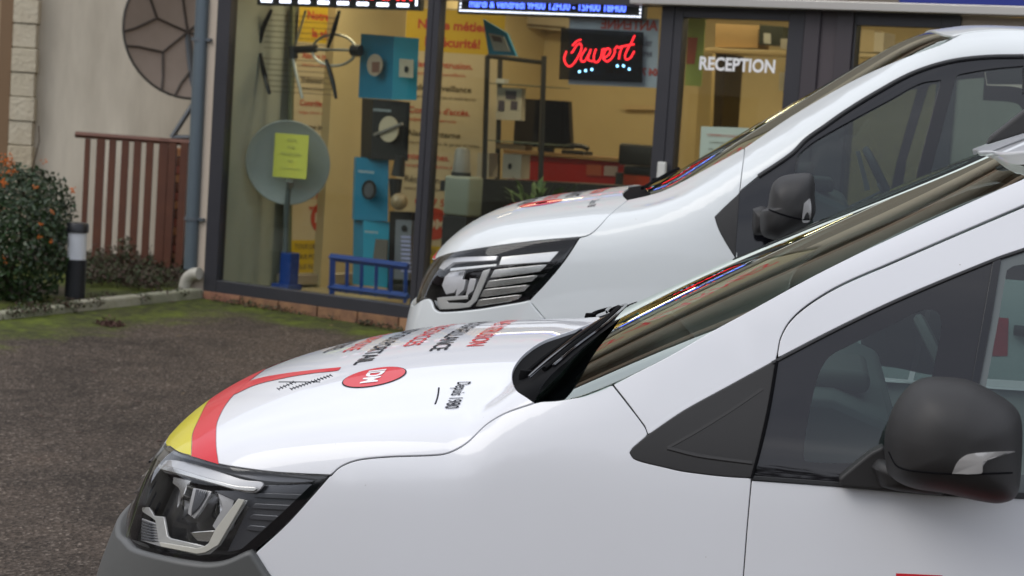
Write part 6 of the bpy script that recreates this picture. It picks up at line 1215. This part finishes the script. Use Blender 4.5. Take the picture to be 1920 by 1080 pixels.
make_panel(far, 'triangle_trim', [('px', [(1388, 361), (1360, 387), (1341, 407)]), ('px', TRI_F), ('px', [(1378, 481), (1386, 364)])], DGREY, fv, g=0.03, off=0.001, gap=0.001, mirror=True)
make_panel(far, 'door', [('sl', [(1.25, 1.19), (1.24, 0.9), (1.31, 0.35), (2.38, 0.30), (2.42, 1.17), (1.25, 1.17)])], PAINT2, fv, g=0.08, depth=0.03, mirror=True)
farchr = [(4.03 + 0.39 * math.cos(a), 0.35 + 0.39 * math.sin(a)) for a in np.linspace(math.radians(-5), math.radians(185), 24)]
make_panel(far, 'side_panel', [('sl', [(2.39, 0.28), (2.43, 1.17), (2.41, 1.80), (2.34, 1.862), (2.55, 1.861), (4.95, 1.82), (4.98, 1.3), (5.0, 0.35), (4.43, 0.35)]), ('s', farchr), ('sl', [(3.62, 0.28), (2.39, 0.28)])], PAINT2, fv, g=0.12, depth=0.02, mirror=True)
rb = MB(); rb.box(4.97, 5.04, -0.85, 0.85, 0.45, 1.82, 0.03); rb.build('rear_door', PAINT2, fv, True)
rb = MB(); rb.box(4.95, 5.14, -0.93, 0.93, 0.28, 0.52, 0.04); rb.build('rear_bumper', GREYP, fv, True)
# window frame, glass
F_WOUT = [('px', F_FR), ('s', [(2.17, 1.855), (2.32, 1.85), (2.38, 1.80)]), ('sl', [(2.38, 1.80), (2.40, 1.17), (1.246, 1.17)]), ('px', [(1378, 480), (1386, 364)])]
F_Q = [('px', z5([(655, 702), (662, 660), (700, 620), (760, 578), (900, 500), (1050, 420), (1180, 350), (1272, 334)])), ('pl', z5([(1272, 334), (1172, 722)])), ('sl', [(1.80, 1.22), (1.40, 1.22)])]
F_M = [('px', z5([(1332, 322), (1345, 312), (1480, 288), (1619, 275)])), ('s', [(2.16, 1.79), (2.30, 1.785), (2.335, 1.75)]), ('sl', [(2.335, 1.75), (2.35, 1.21), (1.86, 1.21)]), ('pl', z5([(1228, 712), (1332, 322)]))]
make_panel(far, 'window_frame', F_WOUT, BLKG, fv, g=0.05, off=-0.001, holes=[F_Q, F_M], gap=0.001, depth=0.02)
ridge(F_FR[1:], 0.0015, BLK, 'window_seal', fv, 0.008, V=far)
make_panel(far, 'quarter_window', F_Q, SIDEG, fv, g=0.06, off=-0.008, gap=-0.006, depth=0.003)
make_panel(far, 'door_window', F_M, SIDEG, fv, g=0.06, off=-0.008, gap=-0.006, depth=0.003)
for nm, sg in (('quarter_window', F_Q), ('door_window', F_M)):
    o = make_panel(far, nm, sg, SIDEG, fv, g=0.08, off=-0.008, gap=-0.006, depth=0); o.data.transform(Matrix.Scale(-1, 4, (0, 1, 0))); o.data.flip_normals()
o = make_panel(far, 'window_frame', F_WOUT, BLKG, fv, g=0.07, off=-0.001, holes=[F_Q, F_M], gap=0.001, depth=0); o.data.transform(Matrix.Scale(-1, 4, (0, 1, 0))); o.data.flip_normals()
# windscreen and scuttle
fw = curve3(far, [('px', F_GL)]); fw = fw[fw[:, 0] > 0.93]
fbase = top_pts(far, np.array([(0.85 + 0.13 * (abs(y) / 0.8) ** 2, y) for y in np.linspace(0, -0.80, 26)])); flip_ = top_pts(far, smooth_pts([(1.915, -0.68), (1.895, -0.5), (1.885, -0.25), (1.88, 0)], 0.04))
make_panel(far, 'windscreen', None, WSG, fv, g=0.03, sym=True, pts3=np.vstack([fbase, fw, flip_]), off=-0.003, gap=0.0008, depth=0.004)
bi = np.vstack([top_pts(far, np.array([(0.93 + 0.13 * (abs(y) / 0.8) ** 2, y) for y in np.linspace(0, -0.74, 20)])), fw[5:-3] + [0, 0.05, 0.0], top_pts(far, smooth_pts([(1.80, -0.60), (1.79, -0.25), (1.785, 0.0)], 0.04))]); bi = np.vstack([bi, (bi * [1, -1, 1])[::-1]])
make_panel(far, 'screen_border', None, BLKG, fv, g=0.07, sym=True, pts3=np.vstack([fbase, fw, flip_]), off=-0.008, gap=0.001, depth=0, holes=[bi])
make_panel(far, 'scuttle', None, SCUT, fv, g=0.04, sym=True, pts3=np.vstack([top_pts(far, np.array([(0.87 + 0.13 * (abs(y) / 0.8) ** 2, y) for y in np.linspace(0, -0.80, 26)])), curve3(far, [('px', [(1195, 371), (1176.7, 375), (1170, 369), (1168, 364), (1171, 358), (1178, 353)])]), top_pts(far, smooth_pts([(0.80, -0.24), (0.785, -0.1), (0.782, 0.0)], 0.03))]), off=-0.006, gap=-0.001, depth=0)
for (p0_, p1_) in (((0.87, -0.45), (0.96, 0.1)), ((0.86, 0.15), (0.98, 0.6))):
    q = top_pts(far, np.array([(p0_[0] + (p1_[0] - p0_[0]) * s_, p0_[1] + (p1_[1] - p0_[1]) * s_) for s_ in np.linspace(0, 1, 20)])); b = MB(); b.tube(q + [0, 0, 0.010], 0.007, 6); w_ = b.build('wiper', SCUT, fv, True)
# headlight
FHL = [('px', F_HL_T[::-1]), ('px', [(823, 481.7), (806.7, 496.7), (793, 523), (784.5, 553), (781, 571)]), ('px', [(781, 571), (790, 563), (803, 559), (810, 565), (815, 579), (826.7, 585)]), ('px', [(826.7, 585), (893, 580.5), (945, 572), (985, 565), (992, 561)]), ('px', [(992, 561), (1027, 526), (1060, 485), (1086, 446)])]
fhl = make_panel(far, 'headlight', FHL, LENSIN, fv, g=0.04, off=-0.075, gap=0.004, depth=0)
h3 = curve3(far, FHL); hq = clean_loop(CAP.to2(h3)); hq = hq if area2(hq) > 0 else hq[::-1]; wall(far, inset(hq, 0.003), -0.004, -0.076, LENSIN, 'housing', fhl)
make_panel(far, 'lens', FHL, LENS, fhl, g=0.04, off=0.002, gap=0.002, depth=0.004)
FI = [('px', z2([(255, 345), (420, 300), (700, 255), (1000, 212), (1300, 180), (1640, 150), (1740, 145)])), ('pl', z2([(1740, 145), (1560, 330), (1350, 560), (1200, 720)])), ('px', z2([(1200, 720), (1050, 770), (800, 815), (600, 838), (340, 850)])), ('pl', z2([(340, 850), (300, 800), (275, 735), (150, 720), (170, 600), (220, 450), (255, 345)]))]
make_panel(far, 'frit', FHL, BLKG, fhl, g=0.04, off=-0.003, gap=0.002, depth=0, holes=[FI])
for q in ([(950, 295), (1525, 236), (1435, 338), (920, 374)], [(872, 428), (1405, 372), (1335, 440), (830, 506)], [(812, 543), (1313, 482), (1250, 540), (775, 608)], [(762, 633), (1228, 582), (1172, 640), (725, 704)], [(712, 738), (1148, 682), (1092, 735), (680, 798)]): inlay(far, 'fin', z2(q), CHROME, fhl, -0.024, 0.006, kind='pl')
inlay(far, 'light_bar', z2([(300, 405), (350, 330), (430, 305), (900, 292), (885, 330), (450, 350), (350, 425)]), SATIN, fhl, -0.02, 0.01, kind='pl')
inlay(far, 'light_bar', z2([(430, 425), (900, 385), (895, 400), (430, 450)]), CHROME, fhl, -0.014, 0.01, kind='pl')
inlay(far, 'light_guide', z2([(292, 722), (600, 703), (602, 730), (392, 745), (402, 778), (590, 782), (640, 745), (762, 452), (830, 430), (690, 745), (622, 812), (340, 848), (300, 800)]), GUIDE, fhl, -0.016, 0.005, kind='pl')
inlay(far, 'reflector', z2([(430, 385), (545, 400), (500, 540), (430, 640), (345, 652), (300, 560), (330, 470)]), SATIN, fhl, -0.04, 0.008, kind='pl')
for q in ([(495, 520), (560, 522), (545, 620), (462, 698)], [(612, 512), (670, 512), (645, 625), (568, 692)]): inlay(far, 'projector', z2(q), SATIN, fhl, -0.03, 0.02, kind='pl')
inlay(far, 'reflector', z2([(130, 735), (250, 740), (290, 800), (150, 790)]), LENSIN, fhl, -0.03, 0.01, kind='pl')
hm = make_panel(far, 'headlight', FHL, LENSIN, fv, g=0.06, off=-0.02, gap=0.002, depth=0.01); hm.data.transform(Matrix.Scale(-1, 4, (0, 1, 0))); hm.data.flip_normals()
# bumper (painted) and nose
bl = curve3(far, [('px', [(781, 573), (790, 565), (803, 561), (809, 566), (815, 581), (826.7, 586.5), (893, 582), (945, 574), (985, 567), (993, 564)]), ('px', [(993, 565), (1006, 582), (1022, 600)]), ('sl', [(0.60, 0.88), (0.56, 0.62), (0.545, 0.36), (0.545, 0.24)])])
bt = nose_pts(far, smooth_pts([(0, 0.875), (-0.4, 0.875), (-0.62, 0.88)], 0.03)); bb = nose_pts(far, smooth_pts([(-0.80, 0.24), (-0.5, 0.22), (0, 0.22)], 0.03))
make_panel(far, 'bumper', None, PAINT2, fv, g=0.05, chart=PLAN, sym=True, pts3=np.vstack([bt, bl, bb]), off=0.004, depth=0.04, roundr=0.006)
make_panel(far, 'grille', None, BLKG, fv, g=0.05, chart=PLAN, sym=True, off=-0.01, pts3=np.vstack([nose_pts(far, smooth_pts([(0, 1.035), (-0.4, 1.035), (-0.60, 1.04)], 0.03)), nose_pts(far, smooth_pts([(-0.60, 0.89), (-0.3, 0.885), (0, 0.885)], 0.03))]), depth=0.02)
# mirror
FM = z5([(540, 862), (548, 815), (562, 772), (598, 744), (660, 732), (716, 732), (734, 750), (738, 830), (738, 905), (705, 950), (640, 985), (585, 1012), (550, 1008), (515, 990), (506, 940), (512, 890), (535, 878)])
VV, Fc = inflate(far, FM, -1.12, 0.11, 0.06, power=3.0); b = MB(); b.add(VV, Fc); fmir = b.build('mirror', DGREY, fv, True)
VV, Fc = inflate(far, z5([(476, 880), (520, 870), (560, 900), (560, 980), (520, 992), (478, 985)]), -1.03, 0.06, 0.07, rings=6, power=3); b = MB(); b.add(VV, Fc); b.build('arm', DGREY, fmir, True)
mirror_save = mirror; mirror = fmir
def onm2(V, mo, pxs, name, m, lift, r=None, fill=False):
    from mathutils.bvhtree import BVHTree
    bpy.context.view_layer.update(); bvh = BVHTree.FromObject(mo, bpy.context.evaluated_depsgraph_get()); o = V.to_van(CAM[None])[0]; out = []; d = rays(np.array(pxs)); D = np.stack([d @ V.ex, d @ V.ey, d @ V.ez], -1)
    for q in D:
        h = bvh.ray_cast(Vector(o), Vector(q))
        if h[0] is not None: n_ = h[1] if h[1].dot(Vector(q)) < 0 else -h[1]; out.append(np.array(h[0]) + np.array(n_) * lift)
    b = MB()
    if fill: c = np.mean(out, 0) - [0, 0.008, 0]; n = len(out); b.add([c] + out + [p + [0, 0.02, 0] for p in out], [(0, 1 + i, 1 + (i + 1) % n) for i in range(n)] + [(1 + i, 1 + n + i, 1 + n + (i + 1) % n, 1 + (i + 1) % n) for i in range(n)])
    else: b.tube(out, r, 6)
    return b.build(name, m, mo, True)
onm2(far, fmir, smooth_pts(z5([(545, 885), (600, 905), (680, 925), (720, 925)]), 5), 'seam', GAP, 0.0, 0.003)
onm2(far, fmir, smooth_pts(z5([(690, 858), (714, 838), (714, 930), (684, 935), (690, 858)]), 5)[:-1], 'indicator', AMB, 0.003, fill=True)
mm2 = fmir.copy(); mm2.data = fmir.data.copy(); COL.objects.link(mm2); mm2.data.transform(Matrix.Scale(-1, 4, (0, 1, 0))); mm2.data.flip_normals()
wh = wheel(fv, 0.935, -0.84, 0.345, 0.22)
for (x, y, f) in ((4.03, -0.84, 0), (0.935, 0.84, 1), (4.03, 0.84, 1)):
    c = wh.copy(); COL.objects.link(c); c.location = (x, y, 0.345); c.rotation_euler = (0, 0, math.pi * f)
    for ch in wh.children: k = ch.copy(); COL.objects.link(k); k.parent = c
b = MB(); b.box(0.3, 4.95, -0.82, 0.82, 0.28, 0.38); b.box(0.5, 1.15, -0.72, 0.72, 0.4, 0.9, 0.05); b.build('chassis', GAP, fv)
cabin(far, fv, 1.10, 1.40, 1.30, 0.80, 1.80)
b = MB(); b.box(2.75, 2.80, -0.78, 0.78, 0.38, 1.85); b.build('bulkhead', LIN, fv)
# white sheet of paper on the dash, seen through the quarter window
P = plane_hit(far, np.array([(1604, 283), (1612, 283), (1632, 356), (1622, 358)]), 1, -0.45); b = MB(); b.prism(P, (0, 0.006, 0)); b.build('dash_trim', LIN, fv)
# vinyl on the door seen through the near van's windows, door handle
make_panel(far, 'vinyl_stripe', [('pl', [(1655, 592), (1713, 592), (1713, 627), (1655, 627), (1655, 592)])], RED, fv, g=0.05, off=0.002, gap=0, depth=0)
make_panel(far, 'vinyl_stripe', [('pl', [(1862, 595), (1891, 597), (1889, 668), (1860, 668), (1862, 595)])], RED, fv, g=0.05, off=0.002, gap=0, depth=0)
T2, Fc = text_mesh('10', 0.075, 0.003); p0 = far.hit_px([(1659, 627)])[0]; P = side_pts(far, np.stack([p0[0] + T2[:, 0], p0[2] + T2[:, 1]], -1)); mesh_obj('lettering', P + [0, -0.004, 0], Fc, WHV, fv)
hp = far.hit_px([(1900, 618), (1918, 620)]); b = MB(); b.tube([hp[0] + [0, -0.02, 0], hp[1] + [0.1, -0.02, 0]], 0.018, 10); b.build('handle', BLK, fv, True)
